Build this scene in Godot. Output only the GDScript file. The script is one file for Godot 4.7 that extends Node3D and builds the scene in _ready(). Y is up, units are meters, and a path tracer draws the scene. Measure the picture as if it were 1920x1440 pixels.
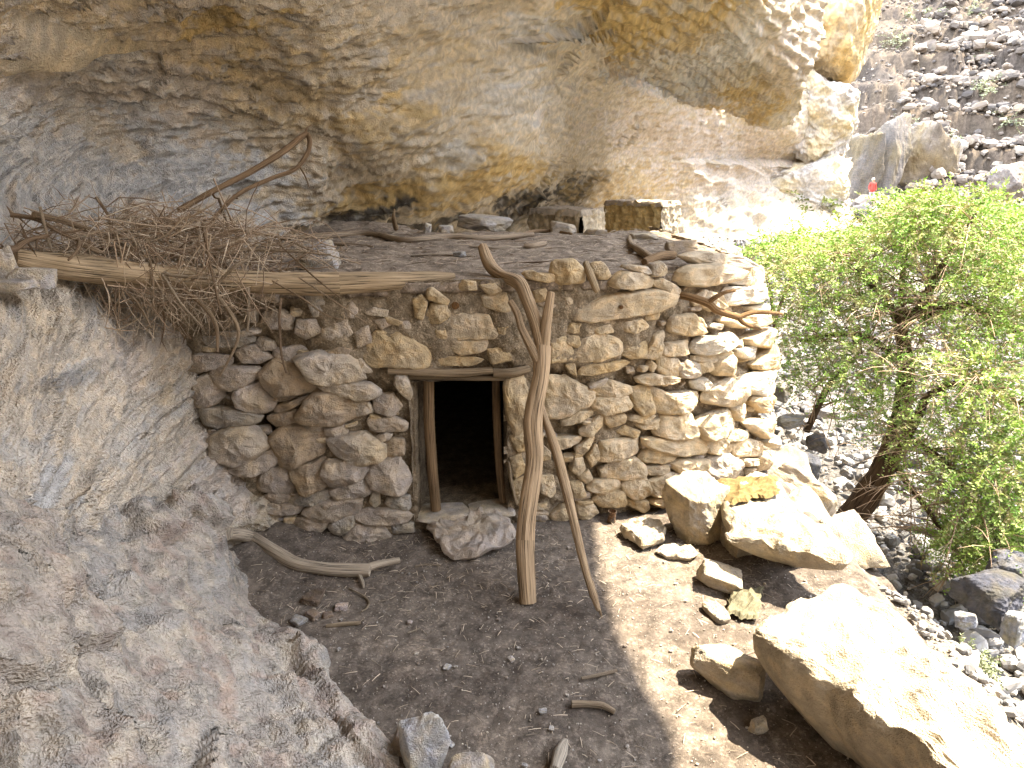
extends Node3D
# A dry-stone hut under a rock overhang above a wadi.  y up, metres; the terrace floor is y = 0.

const EYE := Vector3(0, 2.35, 0)
const FOCAL := 1400.0
var tilt := deg_to_rad(16.3)
var cp := cos(tilt)
var sp := sin(tilt)
var rng := RandomNumberGenerator.new()
var n_fbm: FastNoiseLite
var n_one: FastNoiseLite
var n_ridge: FastNoiseLite
var n_cell: FastNoiseLite
var n_cellv: FastNoiseLite
var M := {}
var used := {}
var sun_dir := Vector3(0.56, 1.0, -0.16).normalized()

func _ready():
	set_light_and_camera()
	make_noise()
	make_materials()
	build_cliff()
	build_outcrop()
	build_terrace()
	build_terrain()
	build_hut()
	build_wood()
	build_rocks()
	build_small_things()
	build_far_huts()
	build_trees()
	build_far_rocks()
	build_person()

func set_light_and_camera():
	var cam := Camera3D.new()
	cam.name = "camera"
	cam.position = EYE
	cam.rotation.x = -tilt
	cam.fov = rad_to_deg(2.0 * atan(720.0 / FOCAL))
	cam.near = 0.05
	cam.far = 900.0
	add_child(cam)
	cam.current = true
	var we := WorldEnvironment.new()
	we.name = "daylight"
	var e := Environment.new()
	e.background_mode = Environment.BG_SKY
	var sk := Sky.new()
	var ps := ProceduralSkyMaterial.new()
	ps.sky_top_color = Color(0.69, 0.715, 0.76)
	ps.sky_horizon_color = Color(0.93, 0.92, 0.90)
	ps.sky_curve = 0.15
	ps.ground_bottom_color = Color(0.45, 0.40, 0.34)
	ps.ground_horizon_color = Color(0.70, 0.70, 0.70)
	ps.energy_multiplier = 1.9
	sk.sky_material = ps
	e.sky = sk
	e.tonemap_mode = Environment.TONE_MAPPER_LINEAR
	e.tonemap_exposure = 9.8
	e.sdfgi_enabled = true
	e.ssao_enabled = true
	e.ssil_enabled = true
	we.environment = e
	add_child(we)
	var sun := DirectionalLight3D.new()
	sun.name = "sun"
	sun.light_energy = 1.0
	sun.light_color = Color(1.0, 0.945, 0.85)
	sun.light_angular_distance = 0.5
	sun.shadow_enabled = true
	add_child(sun)
	sun.look_at_from_position(sun_dir * 50.0, Vector3.ZERO, Vector3.UP)

# ---------------------------------------------------------------- places
func ray(px: float, py: float) -> Vector3:
	var a := (px - 960.0) / FOCAL
	var b := -(py - 720.0) / FOCAL
	return Vector3(a, b * cp - sp, -cp - b * sp)

func spot(px: float, py: float, t: float) -> Vector3:      # a point t metres ahead
	return EYE + ray(px, py) * t

func on_y(px: float, py: float, y: float) -> Vector3:      # a point on the level y
	var d := ray(px, py)
	return EYE + d * ((y - EYE.y) / d.y)

func ground(px: float, py: float) -> Vector3:
	return on_y(px, py, 0.0)

# ---------------------------------------------------------------- noise
func noise(seed_: int, kind: int, oct: int) -> FastNoiseLite:
	var n := FastNoiseLite.new()
	n.seed = seed_
	n.noise_type = kind
	n.frequency = 1.0
	n.fractal_type = FastNoiseLite.FRACTAL_FBM if oct > 1 else FastNoiseLite.FRACTAL_NONE
	n.fractal_octaves = oct
	return n

func make_noise():
	rng.seed = 11
	n_fbm = noise(3, FastNoiseLite.TYPE_SIMPLEX_SMOOTH, 4)
	n_one = noise(5, FastNoiseLite.TYPE_SIMPLEX_SMOOTH, 1)
	n_ridge = noise(7, FastNoiseLite.TYPE_SIMPLEX_SMOOTH, 4)
	n_ridge.fractal_type = FastNoiseLite.FRACTAL_RIDGED
	n_cell = noise(9, FastNoiseLite.TYPE_CELLULAR, 1)
	n_cell.cellular_return_type = FastNoiseLite.RETURN_DISTANCE2_SUB
	n_cellv = noise(9, FastNoiseLite.TYPE_CELLULAR, 1)
	n_cellv.cellular_return_type = FastNoiseLite.RETURN_CELL_VALUE

func ss(a: float, b: float, x: float) -> float:
	return smoothstep(a, b, x)

# ---------------------------------------------------------------- meshes
func normals_of(V: PackedVector3Array, I: PackedInt32Array) -> PackedVector3Array:
	var N := PackedVector3Array()
	N.resize(V.size())
	for k in range(0, I.size(), 3):
		var a := I[k]
		var b := I[k + 1]
		var c := I[k + 2]
		var n := (V[c] - V[a]).cross(V[b] - V[a])
		N[a] += n
		N[b] += n
		N[c] += n
	for k in V.size():
		N[k] = N[k].normalized()
	return N

# crisp 0: smooth all over; 1: every face flat; between: worn edges
func mesh_of(V: PackedVector3Array, I: PackedInt32Array, C = null, UV = null, crisp := 0.0) -> ArrayMesh:
	var arr := []
	arr.resize(Mesh.ARRAY_MAX)
	var N := normals_of(V, I)
	if crisp > 0.0:
		var V2 := PackedVector3Array()
		var N2 := PackedVector3Array()
		var C2 := PackedColorArray()
		var I2 := PackedInt32Array()
		for k in range(0, I.size(), 3):
			var f := (V[I[k + 2]] - V[I[k]]).cross(V[I[k + 1]] - V[I[k]]).normalized()
			for e in 3:
				var q := I[k + e]
				V2.append(V[q])
				N2.append(N[q].lerp(f, crisp).normalized())
				C2.append(C[q])
				I2.append(k + e)
		V = V2
		N = N2
		C = C2
		I = I2
	arr[Mesh.ARRAY_VERTEX] = V
	arr[Mesh.ARRAY_INDEX] = I
	arr[Mesh.ARRAY_NORMAL] = N
	if C != null:
		arr[Mesh.ARRAY_COLOR] = C
	if UV != null:
		arr[Mesh.ARRAY_TEX_UV] = UV
	var m := ArrayMesh.new()
	m.add_surface_from_arrays(Mesh.PRIMITIVE_TRIANGLES, arr)
	return m

func grid_index(nx: int, ny: int, keep = null, flip := false) -> PackedInt32Array:
	var I := PackedInt32Array()
	for j in ny - 1:
		for i in nx - 1:
			var a := j * nx + i
			if keep != null and (keep[a] == 0 or keep[a + 1] == 0 or keep[a + nx] == 0 or keep[a + nx + 1] == 0):
				continue
			if flip:
				I.append_array([a, a + 1, a + nx, a + 1, a + nx + 1, a + nx])
			else:
				I.append_array([a, a + nx, a + 1, a + 1, a + nx, a + nx + 1])
	return I

func numbered(called: String) -> String:
	if not used.has(called):
		used[called] = 0
		return called
	used[called] += 1
	return "%s_%03d" % [called, used[called]]

func put(called: String, mesh: Mesh, m: Material, parent: Node = self) -> MeshInstance3D:
	var o := MeshInstance3D.new()
	o.name = numbered(called) if parent == self else StringName(called)
	o.mesh = mesh
	o.material_override = m
	parent.add_child(o, true)
	return o

func tag(o: Node, label: String, category: String, group := "") -> Node:
	o.set_meta("label", label)
	o.set_meta("category", category)
	if group != "":
		o.set_meta("group", group)
	return o

func thing(called: String, at: Vector3, label: String, category: String, group := "") -> Node3D:
	var o := Node3D.new()
	o.name = numbered(called)
	add_child(o)
	o.position = at
	tag(o, label, category, group)
	return o

func structure(o: Node) -> Node:
	o.set_meta("kind", "structure")
	return o

func stuff(o: Node) -> Node:
	o.set_meta("kind", "stuff")
	return o

# ---------------------------------------------------------------- materials
func seamless(seed_: int, kind: int, freq: float, oct: int, size := 512, ret := -1) -> PackedByteArray:
	var n := FastNoiseLite.new()
	n.seed = seed_
	n.noise_type = kind
	n.frequency = freq
	n.fractal_octaves = oct
	n.fractal_type = FastNoiseLite.FRACTAL_FBM if oct > 1 else FastNoiseLite.FRACTAL_NONE
	if ret >= 0:
		n.cellular_return_type = ret
	var im := n.get_seamless_image(size, size, false, false, 0.2, true)
	im.convert(Image.FORMAT_L8)
	return im.get_data()

func tex(size: int, f: Callable) -> ImageTexture:
	var im := Image.create(size, size, false, Image.FORMAT_RGB8)
	var d := PackedByteArray()
	d.resize(size * size * 3)
	for k in size * size:
		var c: Vector3 = f.call(k)
		d[3 * k] = clampi(int(c.x * 255.0), 0, 255)
		d[3 * k + 1] = clampi(int(c.y * 255.0), 0, 255)
		d[3 * k + 2] = clampi(int(c.z * 255.0), 0, 255)
	im = Image.create_from_data(size, size, false, Image.FORMAT_RGB8, d)
	return ImageTexture.create_from_image(im)

func mat(called: String, albedo, height, scale: float, bump_cm: float, rough := 0.95, triplanar := true) -> StandardMaterial3D:
	var m := StandardMaterial3D.new()
	m.resource_name = called
	m.vertex_color_use_as_albedo = true
	m.roughness = rough
	m.metallic_specular = 0.25
	if albedo != null:
		m.albedo_texture = albedo
	if height != null:
		m.heightmap_enabled = true
		m.heightmap_texture = height
		m.heightmap_scale = bump_cm
	if triplanar:
		m.uv1_triplanar = true
		m.uv1_world_triplanar = true
		m.uv1_triplanar_sharpness = 3.0
	m.uv1_scale = Vector3(scale, scale, scale)
	M[called] = m
	return m

func make_materials():
	var S := FastNoiseLite.TYPE_SIMPLEX_SMOOTH
	var f1 := seamless(1, S, 0.01, 5)
	var f2 := seamless(2, S, 0.05, 4)
	var f3 := seamless(3, S, 0.16, 2)
	var ce := seamless(4, FastNoiseLite.TYPE_CELLULAR, 0.05, 1, 512, FastNoiseLite.RETURN_DISTANCE)
	var c2 := seamless(6, FastNoiseLite.TYPE_CELLULAR, 0.11, 1, 512, FastNoiseLite.RETURN_CELL_VALUE)
	# limestone: pale grain with darker flecks and a few warm ones
	var rock_c := tex(512, func(k):
		var a := f1[k] / 255.0
		var b := f2[k] / 255.0
		var c := f3[k] / 255.0
		var v := 0.66 + 0.24 * a + 0.20 * b + 0.16 * (c - 0.5)
		v -= 0.16 * smoothstep(0.62, 0.75, b * 0.6 + c * 0.4)
		var w := smoothstep(0.45, 0.7, a) * 0.02
		return Vector3(v + w, v, v - w * 1.4))
	var rock_h := tex(512, func(k):
		var a := 1.0 - absf(2.0 * f2[k] / 255.0 - 1.0)
		var b := 1.0 - absf(2.0 * f3[k] / 255.0 - 1.0)
		var v := 0.42 * a * a + 0.26 * b + 0.32 * f1[k] / 255.0
		return Vector3(v, v, v))
	# earth: gravelly dust
	var earth_c := tex(512, func(k):
		var a := f1[k] / 255.0
		var g := c2[k] / 255.0
		var v := 0.55 + 0.30 * a + 0.13 * (g - 0.5) + 0.2 * (f3[k] / 255.0 - 0.5)
		if g > 0.86:
			v += 0.08
		return Vector3(v, v * 0.985, v * 0.97))
	var earth_h := tex(512, func(k):
		var v := 0.4 * (1.0 - ce[k] / 255.0) + 0.35 * f3[k] / 255.0 + 0.25 * f2[k] / 255.0
		return Vector3(v, v, v))
	# weathered wood: streaks along v
	var fw := FastNoiseLite.new()
	fw.seed = 21
	fw.frequency = 1.0
	fw.fractal_octaves = 3
	var wv := PackedFloat32Array()
	wv.resize(512 * 512)
	for j in 512:
		for i in 512:
			var an := TAU * i / 512.0
			wv[j * 512 + i] = fw.get_noise_3d(cos(an) * 5.0, sin(an) * 5.0, j * 0.008) * 0.6 + fw.get_noise_3d(cos(an) * 14.0, sin(an) * 14.0, 40.0 + j * 0.012) * 0.6
	var wood_c := tex(512, func(k):
		var v := 0.78 + 0.30 * wv[k]
		if wv[k] < -0.28:
			v -= 0.28
		return Vector3(v, v * 0.97, v * 0.93))
	var wood_h := tex(512, func(k):
		var v := 0.5 + 0.6 * wv[k] + 0.1 * (f3[k] / 255.0 - 0.5)
		return Vector3(v, v, v))
	# sacking
	var weave_c := tex(256, func(k):
		var x: int = k % 256
		var y: int = k / 256
		var v: float = 0.75 + 0.12 * sin(x * TAU / 8.0) * sin(y * TAU / 8.0) + 0.2 * (f1[(y % 512) * 512 + x] / 255.0 - 0.4)
		return Vector3(v, v, v))
	mat("rock", rock_c, rock_h, 1.3, 3.0)
	mat("rock_far", rock_c, rock_h, 0.16, 8.0)
	mat("stone", rock_c, rock_h, 2.1, 1.3)
	mat("mud", earth_c, earth_h, 2.2, 2.2)
	mat("earth", earth_c, earth_h, 1.6, 0.6)
	mat("gravel", earth_c, earth_h, 0.5, 6.0)
	mat("wood", wood_c, wood_h, 1.0, 0.6, 0.85, false)
	mat("bark", wood_c, wood_h, 1.0, 1.5, 0.95, false)
	mat("twig", null, null, 1.0, 0.0, 0.9, false)
	mat("cloth", weave_c, weave_c, 1.0, 0.15, 0.98, false)
	M.cloth.uv1_scale = Vector3(6, 6, 6)
	mat("tin", f_tin(f1, f2), null, 4.0, 0.0, 0.55)
	mat("plain", null, null, 1.0, 0.0, 0.9, false)
	var leaf := mat("leaf", null, null, 1.0, 0.0, 0.6, false)
	leaf.cull_mode = BaseMaterial3D.CULL_DISABLED
	leaf.backlight_enabled = true
	leaf.backlight = Color(0.36, 0.42, 0.16)

func f_tin(f1: PackedByteArray, f2: PackedByteArray) -> ImageTexture:
	return tex(256, func(k):
		var x: int = k % 256
		var y: int = k / 256
		var a := f1[y * 512 + x] / 255.0
		var v := 0.6 + 0.5 * (f2[y * 512 + x] / 255.0 - 0.5)
		var r := smoothstep(0.4, 0.6, a)
		return Vector3(v, v * lerpf(0.95, 0.80, r), v * lerpf(0.9, 0.62, r)))

# ---------------------------------------------------------------- rocks
# closed rock: convex facets (rounded by p) roughened by noise
func rock_mesh(seed_: int, size: Vector3, col: Color, n := 9, cuts := 9, rough := 0.05, p := 16.0, box := 0.8, tint := 0.12) -> ArrayMesh:
	var r := RandomNumberGenerator.new()
	r.seed = seed_
	var pl: Array[Vector3] = []
	for ax in [Vector3.RIGHT, Vector3.UP, Vector3.BACK]:
		for s in [-1.0, 1.0]:
			var q: Vector3 = (ax * s + Vector3(r.randf_range(-1, 1), r.randf_range(-1, 1), r.randf_range(-1, 1)) * 0.22).normalized()
			pl.append(q / (box + r.randf_range(-0.08, 0.12)))
	for k in cuts:
		var q := Vector3(r.randfn(), r.randfn(), r.randfn()).normalized()
		pl.append(q / r.randf_range(0.86, 1.12))
	var off := Vector3(r.randf(), r.randf(), r.randf()) * 50.0
	var V := PackedVector3Array()
	var C := PackedColorArray()
	var I := PackedInt32Array()
	var seen := {}
	var half := size * 0.5
	var fs := 1.0 / maxf(size.x, maxf(size.y, size.z))
	for face in 6:
		var ax := face >> 1
		var sg := 1.0 if face & 1 else -1.0
		var ids := PackedInt32Array()
		for j in n + 1:
			for i in n + 1:
				var g := Vector3.ZERO
				g[ax] = sg
				g[(ax + 1) % 3] = tan((2.0 * i / n - 1.0) * PI / 4)
				g[(ax + 2) % 3] = tan((2.0 * j / n - 1.0) * PI / 4)
				var key := Vector3i((g * 1000.0).round())
				if seen.has(key):
					ids.append(seen[key])
					continue
				var d := g.normalized()
				var acc := 0.0
				for q in pl:
					var dt := d.dot(q)
					if dt > 0.0:
						acc += pow(dt, p)
				var rad := pow(acc, -1.0 / p)
				var w := d * rad
				rad *= 1.0 + rough * (1.4 * n_fbm.get_noise_3dv(w * 1.3 + off) + 0.8 * n_ridge.get_noise_3dv(w * 3.1 + off) - 0.2)
				V.append(d * rad * half)
				var tn := n_fbm.get_noise_3dv(w * 1.8 + off + Vector3(9, 0, 0))
				var c := col * (1.0 + tint * 1.6 * tn)
				var warm := clampf(n_fbm.get_noise_3dv(w * 0.9 - off) * tint * 2.2, -0.12, 0.2)
				C.append(Color(c.r * (1.0 + warm * 0.3), c.g, c.b * (1.0 - warm)))
				seen[key] = V.size() - 1
				ids.append(V.size() - 1)
		for j in n:
			for i in n:
				var a := ids[j * (n + 1) + i]
				var b := ids[j * (n + 1) + i + 1]
				var c2 := ids[(j + 1) * (n + 1) + i]
				var d2 := ids[(j + 1) * (n + 1) + i + 1]
				if sg > 0:
					I.append_array([a, c2, b, b, c2, d2])
				else:
					I.append_array([a, b, c2, b, d2, c2])
	return mesh_of(V, I, C, null, 0.6 if n > 3 else 1.0)

# a stone whose outline is known: outline in the plane (u, v), front bulging by proud, back buried by deep
func outline_stone(poly: PackedVector2Array, proud: float, deep: float, seed_: int, col: Color, facets := 4, segs := 30, rings := 8, rough := 1.0, rim := 0.35, steep := 1.0) -> ArrayMesh:
	var r := RandomNumberGenerator.new()
	r.seed = seed_
	var off := Vector3(r.randf(), r.randf(), r.randf()) * 60.0
	var size := 0.0
	for q in poly:
		size = maxf(size, q.length())
	var rad := PackedFloat32Array()
	for k in segs:
		var a := TAU * k / segs
		var d := Vector2(cos(a), sin(a))
		var best := 0.0
		for e in poly.size():
			var A := poly[e]
			var B := poly[(e + 1) % poly.size()]
			var s := B - A
			var den := d.cross(s)
			if absf(den) < 1e-9:
				continue
			var t := A.cross(s) / den
			var w := A.cross(d) / den
			if t > 0.0 and w >= -0.001 and w <= 1.001:
				best = maxf(best, t)
		if best <= 0.0:
			best = size * 0.5
		rad.append(best)
	var sm := PackedFloat32Array()
	for k in segs:
		var a := TAU * k / segs
		sm.append((rad[k] * 6.0 + rad[(k + 1) % segs] + rad[(k + segs - 1) % segs]) / 8.0 * (1.0 + 0.05 * n_one.get_noise_3d(cos(a) * 2.5 + off.x, sin(a) * 2.5, off.z)))
	var pn: Array[Vector3] = []
	for k in facets:
		var a := r.randf() * TAU
		var g := r.randf_range(0.35, 1.5) * steep
		pn.append(Vector3(cos(a) * g, sin(a) * g, r.randf_range(0.95, 1.25)))
	var V := PackedVector3Array()
	var C := PackedColorArray()
	var I := PackedInt32Array()
	var tot := rings * 2 + 1
	V.append(Vector3.ZERO)
	for k in range(1, tot):
		for s in segs:
			V.append(Vector3.ZERO)
	V.append(Vector3.ZERO)
	for k in range(0, tot + 1):
		var cnt := 1 if k == 0 or k == tot else segs
		for s in cnt:
			var a := TAU * s / segs
			var f: float
			var z: float
			var idx := 0 if k == 0 else (1 + (k - 1) * segs + s)
			if k <= rings:
				f = float(k) / rings
				f = 1.0 - pow(1.0 - f, 1.7)
			else:
				f = 1.0 - 0.75 * float(k - rings) / (rings + 1)
			var rr := sm[s] * f
			var uv := Vector2(cos(a), sin(a)) * rr
			if k <= rings:
				var h := 1.1
				for q in pn:
					h = minf(h, q.z + (q.x * uv.x + q.y * uv.y) / size)
				var edge := pow(f, 16.0)
				z = proud * (h * (1.0 - edge) + edge * (h * rim))
			else:
				var b := float(k - rings) / (rings + 1)
				z = lerpf(proud * rim * 0.8, -deep, pow(b, 0.7))
			var w := Vector3(uv.x, uv.y, z) / maxf(size, 0.12)
			var rg := rough * minf(size, 0.25 + 0.12 * size) * (0.11 * n_fbm.get_noise_3dv(w * 1.6 + off) + 0.07 * (n_ridge.get_noise_3dv(w * 2.7 + off) - 0.3))
			if k > rings + 1:
				rg = 0.0
			V[idx] = Vector3(uv.x * (1.0 + 0.4 * rg), uv.y * (1.0 + 0.4 * rg), z + rg)
	for k in V.size():
		var w := V[k] / maxf(size, 0.12)
		var tn := n_fbm.get_noise_3dv(w * 1.3 + off * 1.7)
		var warm := n_fbm.get_noise_3dv(w * 0.8 - off)
		var c := col * (1.0 + 0.22 * tn)
		C.append(Color(c.r * (1.0 + 0.06 * warm), c.g, c.b * (1.0 - 0.18 * warm)))
	for s in segs:
		I.append_array([0, 1 + (s + 1) % segs, 1 + s])
	for k in range(0, tot - 2):
		for s in segs:
			var a := 1 + k * segs + s
			var b := 1 + k * segs + (s + 1) % segs
			I.append_array([a, b, a + segs, b, b + segs, a + segs])
	var last := V.size() - 1
	for s in segs:
		I.append_array([last, 1 + (tot - 2) * segs + s, 1 + (tot - 2) * segs + (s + 1) % segs])
	return mesh_of(V, I, C, null, 0.55)

# ---------------------------------------------------------------- tubes (wood)
class Tube:
	var V := PackedVector3Array()
	var I := PackedInt32Array()
	var C := PackedColorArray()
	var UV := PackedVector2Array()

func smooth_path(P: Array, per: int) -> PackedVector3Array:
	var out := PackedVector3Array()
	for k in P.size() - 1:
		var a: Vector3 = P[maxi(k - 1, 0)]
		var b: Vector3 = P[k]
		var c: Vector3 = P[k + 1]
		var d: Vector3 = P[mini(k + 2, P.size() - 1)]
		for s in per:
			out.append(b.cubic_interpolate(c, a, d, float(s) / per))
	out.append(P[P.size() - 1])
	return out

func tube(T: Tube, P: Array, R: Array, segs: int, per: int, col: Color, bump := 0.08, seed_ := 0, endcol = null, vscale := 0.55, tip := 1.0):
	var path := smooth_path(P, per) if per > 1 else PackedVector3Array(P)
	var n := path.size()
	var up := Vector3.UP
	var base := T.V.size()
	var off := Vector3(seed_ * 3.7, seed_ * 1.3, 0)
	var along := 0.0
	var frame_x := Vector3.ZERO
	for k in n:
		var d := (path[mini(k + 1, n - 1)] - path[maxi(k - 1, 0)]).normalized()
		if k == 0:
			up = Vector3.UP if absf(d.y) < 0.9 else Vector3.RIGHT
			frame_x = up.cross(d).normalized()
		else:
			frame_x = (frame_x - d * frame_x.dot(d)).normalized()
			along += path[k].distance_to(path[k - 1])
		var fy := d.cross(frame_x)
		var f := float(k) / (n - 1) * (R.size() - 1)
		var i0 := mini(int(f), R.size() - 2) if R.size() > 1 else 0
		var rad: float = lerpf(R[i0], R[mini(i0 + 1, R.size() - 1)], f - i0)
		for s in segs + 1:
			var a := TAU * (s % segs) / segs
			var rr := rad
			if bump > 0.0:
				rr *= 1.0 + bump * (1.3 * n_fbm.get_noise_3d(cos(a) * 1.1 + off.x, sin(a) * 1.1 + off.y, along * 3.0) + 0.9 * n_one.get_noise_3d(cos(a) * 2.6 + off.x, sin(a) * 2.6, along * 1.2 + 20.0))
			T.V.append(path[k] + (frame_x * cos(a) + fy * sin(a)) * rr)
			var cc := col
			if bump > 0.0:
				cc = col * (1.0 + 0.25 * n_fbm.get_noise_3d(off.x + cos(a), off.y + sin(a) + 7.0, along * 2.5))
			T.C.append(cc)
			T.UV.append(Vector2(float(s) / segs, along * vscale + seed_ * 0.37))
	for k in n - 1:
		for s in segs:
			var a := base + k * (segs + 1) + s
			T.I.append_array([a, a + segs + 1, a + 1, a + 1, a + segs + 1, a + segs + 2])
	for e in 2:
		var row := base + (0 if e == 0 else (n - 1) * (segs + 1))
		var c0 := T.V.size()
		var dd := (path[0] - path[1]).normalized() if e == 0 else (path[n - 1] - path[n - 2]).normalized()
		var ec: Color = col * 0.85 if endcol == null else endcol
		T.V.append(path[0 if e == 0 else n - 1] + dd * R[0 if e == 0 else R.size() - 1] * 0.25 * tip)
		T.C.append(ec)
		T.UV.append(Vector2(0.5, 0.5))
		for s in segs + 1:
			T.V.append(T.V[row + s])
			T.C.append(ec)
			T.UV.append(Vector2(0.5 + 0.1 * cos(TAU * s / segs), 0.5 + 0.1 * sin(TAU * s / segs)))
		for s in segs:
			if e == 0:
				T.I.append_array([c0, c0 + 1 + s, c0 + 2 + s])
			else:
				T.I.append_array([c0, c0 + 2 + s, c0 + 1 + s])

func tube_mesh(T: Tube) -> ArrayMesh:
	return mesh_of(T.V, T.I, T.C, T.UV)

# ---------------------------------------------------------------- thin-plate spline
func tps_fit(X: PackedVector2Array, Z: PackedFloat32Array, relax := 0.0) -> PackedFloat64Array:
	var n := X.size()
	var m := n + 3
	var A: Array[PackedFloat64Array] = []
	for i in m:
		var row := PackedFloat64Array()
		row.resize(m + 1)
		A.append(row)
	for i in n:
		for j in n:
			A[i][j] = tps_k(X[i].distance_squared_to(X[j]))
		A[i][i] += relax
		A[i][n] = 1.0
		A[i][n + 1] = X[i].x
		A[i][n + 2] = X[i].y
		A[n][i] = 1.0
		A[n + 1][i] = X[i].x
		A[n + 2][i] = X[i].y
		A[i][m] = Z[i]
	for c in m:
		var piv := c
		for r in range(c + 1, m):
			if absf(A[r][c]) > absf(A[piv][c]):
				piv = r
		var tmp := A[c]
		A[c] = A[piv]
		A[piv] = tmp
		var src := A[c]
		for r in range(c + 1, m):
			var row := A[r]
			if row[c] == 0.0:
				continue
			var f := row[c] / src[c]
			for k in range(c, m + 1):
				row[k] -= f * src[k]
			A[r] = row
	var w := PackedFloat64Array()
	w.resize(m)
	for i in range(m - 1, -1, -1):
		var s := A[i][m]
		for k in range(i + 1, m):
			s -= A[i][k] * w[k]
		w[i] = s / A[i][i]
	return w

func tps_k(d2: float) -> float:
	return 0.0 if d2 < 1e-12 else 0.5 * d2 * log(d2)

func tps_at(X: PackedVector2Array, w: PackedFloat64Array, p: Vector2) -> float:
	var n := X.size()
	var s := w[n] + w[n + 1] * p.x + w[n + 2] * p.y
	for i in n:
		s += w[i] * tps_k(X[i].distance_squared_to(p))
	return s

# ================================================================ the cliff and its overhang
var cliff_cols: Array = [
	Color(0.63, 0.54, 0.415),   # 0 cream limestone
	Color(0.67, 0.64, 0.595),    # 1 grey
	Color(0.50, 0.495, 0.485),   # 2 blue-grey patina
	Color(0.56, 0.405, 0.18),   # 3 ochre
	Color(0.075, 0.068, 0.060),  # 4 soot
	Color(0.62, 0.54, 0.47),    # 5 pinkish
	Color(0.62, 0.56, 0.47),     # 6 pale
]

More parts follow.
